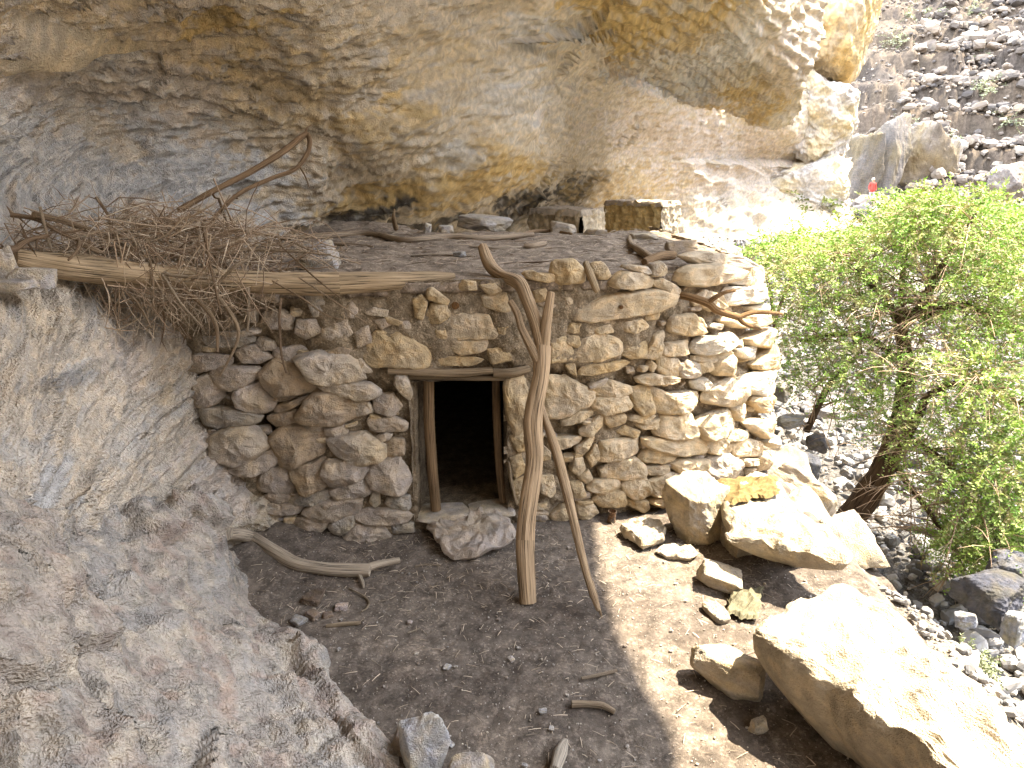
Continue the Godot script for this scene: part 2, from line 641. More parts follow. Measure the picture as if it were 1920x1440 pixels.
func cliff_points() -> PackedVector3Array:
	return PackedVector3Array([
		Vector3(-300, 560, 2.4), Vector3(-300, 900, 1.95), Vector3(-300, 1100, 1.8),
		Vector3(0, 560, 3.15), Vector3(0, 700, 2.9), Vector3(0, 800, 2.75), Vector3(0, 1000, 2.5), Vector3(0, 1120, 2.4),
		Vector3(150, 560, 3.75), Vector3(150, 700, 3.45), Vector3(150, 850, 3.3), Vector3(150, 1000, 3.25),
		Vector3(250, 600, 4.2), Vector3(250, 750, 3.95), Vector3(250, 900, 3.85),
		Vector3(330, 640, 4.55), Vector3(340, 760, 4.42), Vector3(350, 870, 4.40), Vector3(400, 950, 4.55), Vector3(440, 960, 4.75), Vector3(520, 950, 4.95), Vector3(430, 1060, 4.75),
		Vector3(430, 700, 5.4), Vector3(450, 800, 5.3),
		Vector3(0, 475, 3.6), Vector3(0, 400, 4.0), Vector3(0, 300, 4.3), Vector3(0, 200, 4.2), Vector3(0, 100, 3.9), Vector3(0, 0, 3.6), Vector3(0, -250, 2.9),
		Vector3(-300, 470, 2.6), Vector3(-300, 300, 3.0), Vector3(-300, 100, 3.0), Vector3(-300, -250, 2.4),
		Vector3(150, 475, 4.3), Vector3(150, 400, 4.8), Vector3(150, 250, 5.2), Vector3(150, 150, 4.95), Vector3(150, 0, 4.2), Vector3(150, -250, 3.4),
		Vector3(300, 480, 5.2), Vector3(300, 400, 5.55), Vector3(300, 250, 5.7), Vector3(300, 120, 5.3), Vector3(300, 0, 4.8), Vector3(300, -250, 3.9),
		Vector3(450, 440, 6.5), Vector3(450, 350, 6.55), Vector3(450, 250, 6.35), Vector3(450, 120, 5.75), Vector3(450, 0, 5.0), Vector3(450, -250, 4.2),
		Vector3(600, 420, 8.3), Vector3(600, 350, 7.6), Vector3(600, 250, 7.0), Vector3(600, 120, 6.2), Vector3(600, 0, 5.5), Vector3(600, -250, 4.6),
		Vector3(600, 540, 8.9), Vector3(450, 580, 7.4), Vector3(1000, 540, 20.0), Vector3(800, 540, 13.0),
		Vector3(700, 430, 9.8), Vector3(700, 380, 9.1), Vector3(700, 300, 7.85), Vector3(700, 150, 7.0), Vector3(700, 0, 6.2), Vector3(700, -250, 5.0),
		Vector3(800, 430, 12.0), Vector3(800, 365, 9.8), Vector3(800, 300, 8.8), Vector3(800, 150, 7.95), Vector3(800, 0, 7.1), Vector3(800, -250, 5.5),
		Vector3(900, 430, 14.5), Vector3(900, 375, 11.9), Vector3(900, 300, 10.3), Vector3(900, 150, 9.3), Vector3(900, 0, 8.3), Vector3(900, -250, 6.2),
		Vector3(1000, 430, 19.0), Vector3(1000, 390, 16.5), Vector3(1000, 330, 13.4), Vector3(1000, 250, 11.6), Vector3(1000, 100, 10.2), Vector3(1000, 0, 9.2), Vector3(1000, -250, 7.0),
		Vector3(1100, 440, 26.0), Vector3(1100, 350, 22.0), Vector3(1100, 270, 18.5), Vector3(1100, 170, 15.8), Vector3(1100, 80, 12.6), Vector3(1100, 0, 10.2), Vector3(1100, -250, 7.8),
		Vector3(1200, 450, 30.0), Vector3(1200, 350, 28.0), Vector3(1200, 250, 25.0), Vector3(1200, 165, 20.5), Vector3(1200, 100, 14.6), Vector3(1200, 0, 11.3), Vector3(1200, -250, 8.4),
		Vector3(1300, 490, 31.0), Vector3(1300, 400, 31.5), Vector3(1300, 300, 30.5), Vector3(1300, 225, 28.5), Vector3(1300, 170, 19.5), Vector3(1300, 80, 14.2), Vector3(1300, -20, 11.8), Vector3(1300, -250, 9.0),
		Vector3(1400, 500, 31.0), Vector3(1400, 400, 32.5), Vector3(1400, 300, 33.0), Vector3(1400, 250, 31.5), Vector3(1400, 195, 20.5), Vector3(1400, 110, 15.8), Vector3(1390, 0, 12.4), Vector3(1390, -250, 10.0),
		Vector3(1480, 500, 30.0), Vector3(1480, 400, 33.0), Vector3(1480, 300, 34.0), Vector3(1480, 245, 31.5), Vector3(1470, 210, 20.8), Vector3(1470, 140, 17.0), Vector3(1450, 40, 14.0), Vector3(1450, -250, 12.0),
		Vector3(1580, 500, 30.5), Vector3(1580, 400, 34.0), Vector3(1580, 300, 36.0), Vector3(1540, 0, 17.5), Vector3(1530, 100, 18.6), Vector3(1510, 170, 20.0), Vector3(1495, 215, 22.0), Vector3(1540, -250, 15.0),
	])

# colour patches of the rock: centre, radii, turn (degrees), colour, weight
func cliff_patches() -> Array:
	return [
		[150, 320, 420, 170, 10, 1, 1.0], [330, 330, 260, 90, 15, 2, 0.8], [60, 400, 200, 70, 10, 2, 0.6], [120, 190, 140, 50, 25, 2, 0.4], [250, 220, 120, 40, 25, 2, 0.6],
		[60, 160, 90, 40, 10, 5, 0.6], [180, 240, 120, 30, 30, 0, 0.7],
		[250, 50, 330, 80, 5, 3, 0.42], [420, 30, 120, 25, -5, 3, 0.95], [160, 90, 130, 40, 15, 1, 0.6], [540, 170, 160, 80, 15, 3, 0.45],
		[720, 230, 120, 45, -10, 3, 0.5], [900, 290, 70, 40, 0, 3, 0.6], [760, 200, 60, 25, 0, 3, 0.5], [800, 110, 120, 60, 0, 3, 0.3],
		[860, 345, 230, 42, -8, 3, 0.8], [690, 370, 120, 30, -10, 3, 0.75], [930, 310, 120, 30, -5, 3, 0.6],
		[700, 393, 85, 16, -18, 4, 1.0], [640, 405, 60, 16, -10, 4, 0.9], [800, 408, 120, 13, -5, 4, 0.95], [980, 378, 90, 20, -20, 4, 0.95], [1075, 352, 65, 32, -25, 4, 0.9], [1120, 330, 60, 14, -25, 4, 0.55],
		[850, 285, 45, 35, 0, 2, 0.7], [1000, 70, 60, 70, 70, 2, 0.5], [1085, 60, 45, 35, 35, 2, 0.9], [960, 170, 60, 100, 80, 1, 0.4], [1050, 210, 100, 80, 60, 1, 0.35],
		[1200, 330, 150, 45, -10, 3, 0.5], [1250, 350, 140, 30, -15, 3, 0.5],
		[1160, 40, 130, 70, 35, 3, 1.0], [1240, 30, 170, 45, -5, 3, 0.9], [1260, 90, 90, 30, -25, 1, 0.75], [1220, 160, 90, 22, 15, 2, 1.0], [1330, 110, 110, 30, -25, 1, 0.9], [1300, 150, 70, 16, -25, 2, 0.6], [1400, 170, 150, 36, -25, 3, 0.9], [1440, 200, 90, 22, -25, 3, 0.9], [1310, 180, 60, 14, 5, 2, 0.9],
		[1330, 40, 100, 28, -30, 3, 0.8], [1390, 80, 60, 50, -60, 1, 0.7], [1480, 110, 80, 60, -50, 5, 0.6],
		[1300, 260, 230, 70, 12, 5, 1.0], [1400, 330, 200, 60, 0, 5, 0.8],
		[60, 600, 120, 60, 10, 0, 0.6], [150, 700, 120, 22, -15, 2, 0.85], [100, 720, 110, 24, -15, 4, 0.35], [250, 820, 130, 35, -25, 2, 0.4], [170, 570, 45, 55, 20, 4, 0.42], [190, 690, 40, 22, -20, 3, 0.3],
		[260, 650, 80, 90, 0, 5, 0.6], [30, 850, 60, 30, 0, 2, 0.6], [90, 930, 70, 40, -30, 2, 0.8], [300, 700, 30, 80, 0, 3, 0.25], [420, 900, 90, 80, 0, 5, 0.9],
	]

func crease_y(px: float) -> float:                   # where the underside of the bulge ends against the sky-lit alcove
	var y := lerpf(88.0, 192.0, clampf((px - 1120.0) / 160.0, 0.0, 1.0)) if px < 1280.0 else lerpf(192.0, 232.0, ss(1280.0, 1430.0, px) * 0.5 + 0.5 * clampf((px - 1280.0) / 150.0, 0.0, 1.0))
	return y + 7.0 * n_fbm.get_noise_2d(px * 0.03, 2.0)

func build_cliff():
	var near_pts := PackedVector3Array()
	var far_pts := PackedVector3Array()
	for q in cliff_points():
		var wall := q.x > 1150.0 and q.y > crease_y(q.x) - 8.0
		if not wall:
			near_pts.append(q)
		if q.x > 760.0 and (wall or (q.x < 1150.0 and q.y > 95.0)):
			far_pts.append(q)
	near_pts.append_array([Vector3(1200, 145, 17.2), Vector3(1250, 180, 19.6), Vector3(1300, 205, 20.8), Vector3(1400, 232, 21.5), Vector3(1480, 240, 22.0), Vector3(1300, 330, 26.0), Vector3(1480, 330, 25.0), Vector3(1200, 300, 24.5), Vector3(1200, 430, 29.0)])
	far_pts.append_array([Vector3(1200, 80, 21.5), Vector3(1100, 60, 14.5), Vector3(1300, 80, 28.0), Vector3(1400, 80, 31.5), Vector3(1500, 80, 33.0), Vector3(1600, 80, 36.0), Vector3(1600, 220, 36.5)])
	var fx := PackedFloat32Array()
	var x := -300.0
	while x < 1620.0:
		fx.append(x)
		x += 12.0 if x < -30.0 else 3.2
	var fy := PackedFloat32Array()
	var y := -250.0
	while y < 1110.0:
		fy.append(y)
		y += 12.0 if y < -20.0 else 3.2
	structure(put("cliff", cliff_sheet(near_pts, fx, fy, false), M.rock))
	fx = PackedFloat32Array()
	x = 1000.0
	while x < 1615.0:
		fx.append(x)
		x += 2.6
	fy = PackedFloat32Array()
	y = 70.0
	while y < 520.0:
		fy.append(y)
		y += 2.6
	structure(put("cliff_alcove", cliff_sheet(far_pts, fx, fy, true), M.rock))
	build_roof_of_cave()
	# buttresses of the same cliff farther along
	butte(spot(1552, 50, 34.0), Vector3(3.9, 5.8, 4.4), 71, (cliff_cols[3] as Color).lerp(cliff_cols[0], 0.45), Vector3(0.15, -0.45, -0.2))
	butte(spot(1528, 225, 34.2), Vector3(3.8, 3.6, 3.8), 72, (cliff_cols[0] as Color).lerp(cliff_cols[2], 0.3), Vector3(0.15, -0.3, -0.4))
	butte(spot(1515, 365, 34.2), Vector3(3.8, 3.6, 3.0), 73, cliff_cols[6], Vector3(0, -0.2, 0.1))
	build_cliff_top()

func cliff_sheet(cp_: PackedVector3Array, xs: PackedFloat32Array, ys: PackedFloat32Array, far: bool) -> ArrayMesh:
	var X := PackedVector2Array()
	var Z := PackedFloat32Array()
	for q in cp_:
		X.append(Vector2(q.x, q.y) / 500.0)
		Z.append(log(q.z))
	var w := tps_fit(X, Z, 0.002)
	var gs := 20.0
	var gx0 := -340.0
	var gy0 := -290.0
	var gnx := 102
	var gny := 72
	var G := PackedFloat32Array()
	G.resize(gnx * gny)
	for j in gny:
		for i in gnx:
			if far and (i < 63 or j < 15 or j > 44):
				continue
			G[j * gnx + i] = tps_at(X, w, Vector2(gx0 + i * gs, gy0 + j * gs) / 500.0)
	var nx := xs.size()
	var ny := ys.size()
	var V := PackedVector3Array()
	V.resize(nx * ny)
	var T := PackedFloat32Array()
	T.resize(nx * ny)
	var PX := PackedVector2Array()
	PX.resize(nx * ny)
	var keep := PackedByteArray()
	keep.resize(nx * ny)
	for j in ny:
		var py := ys[j]
		var lip := 1545.0
		if py > 0.0:
			lip = lerpf(1545.0, 1488.0, pow(clampf(py / 226.0, 0, 1), 1.6))
		lip += 9.0 * n_fbm.get_noise_2d(py * 0.02, 5.0)
		var brink := lerpf(1598.0, 1566.0, ss(150.0, 185.0, py))
		brink = lerpf(brink, 1590.0, ss(200.0, 250.0, py))
		brink = lerpf(brink, 1574.0, ss(275.0, 310.0, py))
		brink = lerpf(brink, 1588.0, ss(360.0, 470.0, py)) + 14.0 * n_fbm.get_noise_2d(py * 0.035, 15.0)
		var fy := (py - gy0) / gs
		var j0 := int(fy)
		fy -= j0
		for i in nx:
			var k := j * nx + i
			var px := xs[i]
			if not far and px > 1300.0:
				px = 1300.0 + (px - 1300.0) * (lip - 1300.0) / 320.0
			elif far and px > 1400.0:
				px = 1400.0 + (px - 1400.0) * (brink - 1400.0) / 213.0
			keep[k] = 1
			if (px > 545.0 and py > 560.0) or (px > 460.0 and py > 660.0 and py < 850.0) or (not far and px > 1138.0 + 16.0 * n_fbm.get_noise_2d(py * 0.02, 8.0) and py > crease_y(px)):
				keep[k] = 0
				continue
			var fx := (px - gx0) / gs
			var i0 := int(fx)
			fx -= i0
			var c := PackedFloat32Array([0, 0, 0, 0])
			for a in 4:
				var b := (j0 - 1 + a) * gnx + i0
				c[a] = cubic_interpolate(G[b], G[b + 1], G[b - 1], G[b + 2], fx)
			var t := exp(cubic_interpolate(c[1], c[2], c[0], c[3], fy)) + ((0.25 + 0.035 * maxf(0.0, 1130.0 - px)) if far else 0.0)
			T[k] = t
			PX[k] = Vector2(px, py)
			V[k] = spot(px, py, t)
	var I := grid_index(nx, ny, keep)
	var N := normals_of(V, I)
	var C := PackedColorArray()
	C.resize(nx * ny)
	var patches := cliff_patches()
	var W := PackedVector3Array()
	W.resize(nx * ny)
	for k in nx * ny:
		if keep[k] == 0:
			continue
		var p := V[k]
		var q := PX[k]
		var s := clampf(T[k] / 5.0, 0.55, 2.4)
		var u := p / s
		# which way the rock is worked here
		var bed := clampf(1.0 - (q.x - 450.0) / 350.0, 0.15, 1.0)
		var under := ss(1080.0, 1250.0, q.x) * (1.0 - ss(150.0, 250.0, q.y))
		var crack := ss(800.0, 1000.0, q.x) * (1.0 - under)
		# bedding planes dip to the right on the left-hand rock, and run out along the lip under the roof
		var across := u.dot(Vector3(0.30, 0.90, 0.32))
		var b1 := n_fbm.get_noise_3d(u.x * 1.5, across * 9.0, u.z * 1.5)
		var b2 := n_fbm.get_noise_3d(u.x * 3.5 + 30.0, across * 24.0, u.z * 3.5)
		var ua := u.dot(Vector3(0.62, 0.70, 0.35))
		var b3 := n_fbm.get_noise_3d(u.dot(Vector3(0.7, -0.6, -0.4)) * 1.2, ua * 12.0, 3.0)
		var lump := n_fbm.get_noise_3dv(u * 0.9)
		var rid := n_ridge.get_noise_3dv(u * 1.7 + Vector3(7, 3, 1))
		var cel := n_cell.get_noise_3d(u.x * 2.4 + 0.3 * lump, across * 3.6, u.z * 2.4)
		var fine := n_fbm.get_noise_3dv(u * 11.0)
		var pit := ss(0.28, 0.55, n_fbm.get_noise_3dv(u * 4.5 + Vector3(3, 17, 5)))
		var d := 0.075 * lump + 0.045 * (rid - 0.3) * (1.0 - 0.5 * crack) + 0.035 * cel
		d += bed * (0.040 * b1 + 0.030 * b2) + under * 0.07 * b3
		var blk := n_cellv.get_noise_3d(u.x * 1.7 + 0.35 * lump, across * 6.5 + 0.2 * rid, u.z * 1.7)
		d += 0.022 * blk * (0.4 + 0.6 * bed)
		d += 0.022 * fine - 0.028 * pit * (0.4 + 0.6 * bed)
		# upright joints in the pale back wall
		var ck := absf(n_one.get_noise_3d(u.x * 2.0 + 0.7 * lump, u.y * 0.55, u.z * 2.0))
		var cm := ss(0.05, 0.35, n_fbm.get_noise_3dv(u * 0.8 + Vector3(50, 0, 0)))
		var jt := (1.0 - ss(0.0, 0.05, ck)) * cm
		d -= crack * 0.10 * jt
		# short open partings along the beds of the left-hand rock
		var pt := absf(n_one.get_noise_3d(u.x * 1.3 + 0.5 * lump, across * 7.5 + 0.25 * rid, u.z * 1.3 + 9.0))
		var pm := ss(0.08, 0.3, n_fbm.get_noise_3d(u.x * 1.6 + 31.0, across * 3.0, u.z * 1.6))
		var part := (1.0 - ss(0.0, 0.07, pt)) * pm * bed
		d -= 0.07 * part
		d += crack * 0.03 * n_ridge.get_noise_3d(u.x * 3.0, u.y * 0.9, u.z * 3.0)
		# sunlit foot of the cliff: coarse blocks
		if q.x > 1230.0 and q.y > 300.0:
			d += 0.22 * ss(1230.0, 1330.0, q.x) * n_cell.get_noise_3d(u.x * 1.2, u.y * 2.0 + u.x * 0.8, u.z * 1.2)
		W[k] = p + N[k] * d * s
		# colour: patches with ragged, grainy outlines
		var g1 := n_fbm.get_noise_3d(u.x * 2.2 + 11.0, across * 7.0, u.z * 2.2)
		var g2 := n_fbm.get_noise_3d(u.x * 9.0, across * 16.0 + 40.0, u.z * 9.0)
		var col: Color = cliff_cols[0]
		if q.x < 420.0:
			col = col.lerp(cliff_cols[5], 0.45)
		if q.y > 480.0 and q.x < 560.0:
			col = col.lerp(cliff_cols[6], 0.45)
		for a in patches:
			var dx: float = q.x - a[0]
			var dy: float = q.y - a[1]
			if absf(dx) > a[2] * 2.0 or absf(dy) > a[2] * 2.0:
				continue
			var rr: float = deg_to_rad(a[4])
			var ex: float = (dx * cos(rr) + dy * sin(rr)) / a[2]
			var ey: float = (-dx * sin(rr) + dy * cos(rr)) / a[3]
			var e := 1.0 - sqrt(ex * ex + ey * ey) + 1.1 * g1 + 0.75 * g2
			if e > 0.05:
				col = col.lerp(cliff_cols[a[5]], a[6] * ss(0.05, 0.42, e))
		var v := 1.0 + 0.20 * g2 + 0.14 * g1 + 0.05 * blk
		col = Color(col.r * v, col.g * v, col.b * v)
		# rusty seeps and grey lichen flecks everywhere
		var fl := n_fbm.get_noise_3d(u.x * 5.0 + 70.0, across * 13.0, u.z * 5.0)
		col = col.lerp(cliff_cols[3] * 0.95, 0.38 * ss(0.22, 0.42, fl) * (0.12 if q.x < 460.0 and q.y > 150.0 else 0.8))
		col = col.lerp(cliff_cols[2], 0.45 * ss(0.2, 0.45, -fl))
		col = col.lerp(Color(0.16, 0.14, 0.12), 0.5 * maxf(crack * jt, part))
		C[k] = col
	if far:
		# the alcove has a brow of its own, deep on the left and dying out to the right
		var V2 := PackedVector3Array()
		var C2 := PackedColorArray()
		for e in 5:
			for i in nx:
				var p := W[i]
				var q := PX[i]
				var out := lerpf(1.5, 2.5, ss(1020.0, 1200.0, q.x))
				out = lerpf(out, 1.1, ss(1260.0, 1350.0, q.x))
				out = lerpf(out, 0.3, ss(1350.0, 1470.0, q.x))
				out += 0.35 * n_fbm.get_noise_2d(q.x * 0.02, 7.0)
				var edge := p + Vector3(out, lerpf(0.25, -0.6, ss(1200.0, 1300.0, q.x)), out * 0.25 * ss(1180.0, 1280.0, q.x))
				if e == 4:
					p = p.lerp(edge, 0.5) + Vector3(0, 0.1, 0)
				elif e == 3:
					p = edge
				else:
					var up := (3.0 - e) * (1.0 - ss(1330.0, 1420.0, q.x))
					p = edge + Vector3(-0.3, 1.6, 0) * up + Vector3(-0.05, 0.1, -0.5) * (3.0 - e)
				V2.append(p)
				C2.append(C[i])
		V2.append_array(W)
		C2.append_array(C)
		var kp := PackedByteArray()
		kp.resize(5 * nx)
		kp.fill(1)
		kp.append_array(keep)
		return mesh_of(V2, grid_index(nx, ny + 5, kp), C2)
	return mesh_of(W, I, C)

# the rock above the bulge, running back to the brow of the alcove
func build_cliff_top():
	var A := [[1150, 8.0], [1200, 8.4], [1300, 9.0], [1390, 10.0], [1450, 12.0], [1545, 15.0]]
	var rows: Array = []
	for e in 8:
		var f := e / 7.0
		var row: Array = []
		for a in A:
			var p := spot(a[0], -235.0, a[1])
			var q := spot(1080.0 + (a[0] - 1150.0) * 0.55, -60.0, 27.5) + Vector3(0, 3.0, 0)
			row.append(p.lerp(q, f) + Vector3(-0.3 * sin(f * PI), 1.8 * sin(f * PI), 0))
		rows.append(smooth_path(row, 10))
	var V := PackedVector3Array()
	var C := PackedColorArray()
	var nx: int = rows[0].size()
	for row in rows:
		for p in row:
			V.append(p + Vector3(0, 0.5 * n_fbm.get_noise_3dv(p * 0.4), 0))
			C.append(cliff_cols[0])
	structure(put("cliff_top", mesh_of(V, grid_index(nx, 8), C), M.rock))

func butte(at: Vector3, size: Vector3, seed_: int, col: Color, turn: Vector3):
	var o := put("cliff_buttress", rock_mesh(seed_, size, col, 44, 14, 0.10, 18.0, 0.85, 0.3), M.rock)
	o.position = at
	o.rotation = turn
	structure(o)

# the overhang above and behind: the sheltering roof of rock, whose lip lets the sun in only on the right
func build_roof_of_cave():
	var L := func(px: float, t: float) -> Array:
		var a := spot(px, -150.0, t + 0.35)
		return [a + Vector3(-0.4, -0.6, -0.5), a]
	var secs: Array = [
		[Vector3(-2.6, -0.4, 11), Vector3(-2.8, 2.4, 11), Vector3(-1.8, 5.2, 11), Vector3(1.4, 7.2, 11), Vector3(4.9, 8.0, 11)],
		[Vector3(-2.6, -0.4, 5), Vector3(-2.8, 2.4, 5), Vector3(-1.9, 5.0, 5), Vector3(1.4, 7.0, 5), Vector3(5.06, 8.0, 5)],
		[Vector3(-2.7, -0.4, 0), Vector3(-2.8, 2.2, 0), Vector3(-2.2, 4.4, 0), Vector3(1.2, 6.9, 0), Vector3(5.06, 8.0, 0)],
	]
	for a in [[-300.0, 2.45, -3.0], [0.0, 3.1, -4.2], [300.0, 4.1, -5.4], [600.0, 4.9, -6.6], [900.0, 6.7, -8.2], [1100.0, 8.2, -9.8], [1250.0, 9.2, -11.5], [1385.0, 10.8, -13.2]]:
		var h: Array = L.call(a[0], a[1])
		var f := ss(-8.0, -13.2, a[2])
		var lipx := 4.84 - 1.1 * f + 0.22 * ss(-6.2, -3.4, a[2]) + 0.03 * sin(a[2] * 2.1)
		var lipy := 8.0 - 1.9 * f
		var lp := Vector3(lipx, lipy, a[2])
		var p: Vector3 = h[1]
		secs.append([h[0], p, p.lerp(lp, 0.33) + Vector3(0, 0.55 * (1.0 - f), 0), p.lerp(lp, 0.68) + Vector3(0, 0.5 * (1.0 - f), 0), lp])
	for s in secs:
		var lp: Vector3 = s[4]
		s.append(lp + Vector3(0.45, 1.2, 0))
		s.append(lp + Vector3(0.1, 4.0, 0))
		s.append(lp + Vector3(-4.0, 8.0, 0))
	var per := 9
	var rows: Array = []
	for s in secs:
		rows.append(smooth_path(s, per))
	var nx: int = rows[0].size()
	var V := PackedVector3Array()
	var ny := 0
	for k in rows.size() - 1:
		for f in per:
			ny += 1
			for i in nx:
				var a: Vector3 = rows[maxi(k - 1, 0)][i]
				var b: Vector3 = rows[k][i]
				var c: Vector3 = rows[k + 1][i]
				var d: Vector3 = rows[mini(k + 2, rows.size() - 1)][i]
				V.append(b.cubic_interpolate(c, a, d, float(f) / per))
	var I := grid_index(nx, ny, null, true)
	var N := normals_of(V, I)
	var C := PackedColorArray()
	for k in V.size():
		var p := V[k]
		V[k] = p + N[k] * (0.22 * n_fbm.get_noise_3dv(p * 0.5) + 0.06 * n_ridge.get_noise_3dv(p * 1.5))
		C.append((cliff_cols[0] as Color).lerp(cliff_cols[3], 0.5 * ss(-0.1, 0.3, n_fbm.get_noise_3dv(p * 0.6))))
	structure(put("cliff_roof", mesh_of(V, I, C), M.rock))

# ================================================================ the rock outcrop in the left foreground
var out_X := PackedVector2Array()
var out_w: PackedFloat64Array

func build_outcrop():
	var Z := PackedFloat32Array()
	var add := func(p: Vector3):
		out_X.append(Vector2(p.x, p.z))
		Z.append(p.y)
	for a in [[740, 1440, 3.0], [735, 1385, 3.1], [690, 1345, 3.2], [640, 1300, 3.36], [590, 1210, 3.68], [555, 1175, 3.82], [500, 1150, 3.95], [455, 1090, 4.18], [440, 1000, 4.1], [420, 975, 4.02], [330, 952, 3.85], [260, 955, 3.6], [205, 965, 3.38],
			[0, 1440, 1.9], [150, 1440, 2.05], [300, 1440, 2.25], [450, 1440, 2.5], [600, 1440, 2.78], [690, 1440, 2.93],
			[0, 1320, 2.0], [200, 1320, 2.3], [400, 1320, 2.7], [560, 1320, 3.12],
			[0, 1200, 2.12], [150, 1200, 2.4], [300, 1200, 2.75], [450, 1200, 3.25], [540, 1220, 3.58],
			[0, 1080, 2.25], [150, 1080, 2.65], [300, 1080, 3.15], [400, 1080, 3.75],
			[0, 980, 2.4], [120, 980, 2.9], [210, 1010, 3.2], [330, 1010, 3.6]]:
		add.call(spot(a[0], a[1], a[2]))
	# the foot, just outside and behind the visible edge
	for a in [[760, 1460], [752, 1400], [706, 1352], [652, 1302], [606, 1212], [560, 1165], [516, 1140], [478, 1090]]:
		var g := ground(a[0], a[1])
		add.call(Vector3(g.x + 0.03, -0.10, g.z))
	for q in [Vector3(-1.36, -0.1, -4.0), Vector3(-1.5, -0.1, -4.2), Vector3(-1.75, 0.15, -3.98), Vector3(-1.95, 0.4, -3.75), Vector3(-2.2, 0.7, -3.55), Vector3(-0.3, -0.1, -2.2), Vector3(-0.2, -0.12, -1.6), Vector3(-0.35, 0.0, -1.0), Vector3(-1.6, 0.95, -1.2), Vector3(-2.6, 1.7, -1.4), Vector3(-2.6, 1.5, -2.6), Vector3(-0.8, 0.4, -1.2)]:
		add.call(q)
	out_w = tps_fit(out_X, Z, 0.0008)
	var st := 0.0135
	var x0 := -2.75
	var z0 := -4.35
	var nx := int(2.75 / st)
	var nz := int(3.6 / st)
	var V := PackedVector3Array()
	V.resize(nx * nz)
	# coarse heights first, then fine ones between
	var cs := 8
	var cnx := nx / cs + 4
	var cnz := nz / cs + 4
	var H := PackedFloat32Array()
	H.resize(cnx * cnz)
	for j in cnz:
		for i in cnx:
			H[j * cnx + i] = tps_at(out_X, out_w, Vector2(x0 + (i - 1) * st * cs, z0 + (j - 1) * st * cs))
	for j in nz:
		var fj := float(j) / cs + 1.0
		var j0 := int(fj)
		fj -= j0
		for i in nx:
			var fi := float(i) / cs + 1.0
			var i0 := int(fi)
			fi -= i0
			var c := PackedFloat32Array([0, 0, 0, 0])
			for a in 4:
				var b := (j0 - 1 + a) * cnx + i0
				c[a] = cubic_interpolate(H[b], H[b + 1], H[b - 1], H[b + 2], fi)
			V[j * nx + i] = Vector3(x0 + i * st, cubic_interpolate(c[1], c[2], c[0], c[3], fj), z0 + j * st)
	var keep := PackedByteArray()
	keep.resize(V.size())
	for k in V.size():
		keep[k] = 1 if V[k].y > -0.14 else 0
	var I := grid_index(nx, nz, keep, true)
	var N := normals_of(V, I)
	var C := PackedColorArray()
	C.resize(V.size())
	for k in V.size():
		if keep[k] == 0:
			continue
		var p := V[k]
		var rise := ss(-0.05, 0.12, p.y)
		# steep beds, striking up to the right
		var across := p.dot(Vector3(0.72, 0.45, -0.52))
		var along := p.dot(Vector3(0.5, -0.2, 0.8))
		var lump := n_fbm.get_noise_3dv(p * 1.6)
		var b1 := n_fbm.get_noise_3d(along * 1.6, across * 8.0, p.y * 2.0 + lump)
		var b2 := n_fbm.get_noise_3d(along * 4.0, across * 26.0, p.y * 6.0)
		var rid := n_ridge.get_noise_3d(along * 1.4, across * 3.4 + 0.4 * lump, p.y * 1.6)
		var blk := n_cell.get_noise_3d(along * 3.0, across * 6.0 + 0.5 * lump, p.y * 4.0)
		var fine := n_fbm.get_noise_3dv(p * 16.0)
		var grain := n_ridge.get_noise_3d(along * 3.0, across * 18.0, p.y * 5.0)
		var d := 0.05 * lump + 0.036 * b1 + 0.024 * b2 + 0.06 * (rid - 0.35) + 0.03 * blk + 0.055 * n_cellv.get_noise_3d(along * 1.8 + 0.3 * lump, across * 7.0, p.y * 3.0) + 0.016 * fine + 0.02 * (grain - 0.3) - 0.05 * (1.0 - ss(0.0, 0.07, absf(n_one.get_noise_3d(along * 1.1 + 0.4 * lump, across * 4.5, p.y * 1.5)))) * ss(0.0, 0.3, n_fbm.get_noise_3dv(p * 1.7 + Vector3(40, 0, 0)))
		V[k] = p + N[k] * d * rise
		var g1 := n_fbm.get_noise_3d(along * 1.8, across * 5.0 + 9.0, p.y * 3.0)
		var g2 := n_fbm.get_noise_3d(along * 7.0, across * 14.0, p.y * 9.0 + 5.0)
		var col := Color(0.475, 0.43, 0.38)
		col = col.lerp(Color(0.455, 0.385, 0.335), 0.45 * ss(0.05, 0.35, g1))
		col = col.lerp(Color(0.44, 0.425, 0.405), 0.55 * ss(0.1, 0.32, -g1 + 0.35 * g2 - 0.12 * (p.x + 1.6)))
		col = col.lerp(Color(0.38, 0.28, 0.23), 0.5 * ss(0.24, 0.4, g2 + 0.3 * g1))
		col = col.lerp(Color(0.54, 0.49, 0.41), 0.6 * ss(0.15, 0.35, -g2))
		var v := 1.0 + 0.26 * n_fbm.get_noise_3d(along * 10.0, across * 40.0, p.y * 14.0)
		C[k] = Color(col.r * v, col.g * v, col.b * v)
	structure(put("rock_outcrop", mesh_of(V, I, C), M.rock))

# ================================================================ the terrace floor
func terrace_y(x: float, z: float) -> float:
	var y := 0.02 * n_fbm.get_noise_2d(x * 1.1, z * 1.1) + 0.008 * n_fbm.get_noise_2d(x * 6.0, z * 6.0)
	y += 0.10 * ss(-0.9, -1.6, x) * ss(-3.6, -4.5, z)                 # rubble bank in the corner by the wall
	y -= 0.35 * ss(2.05, 2.5, x)
	return y

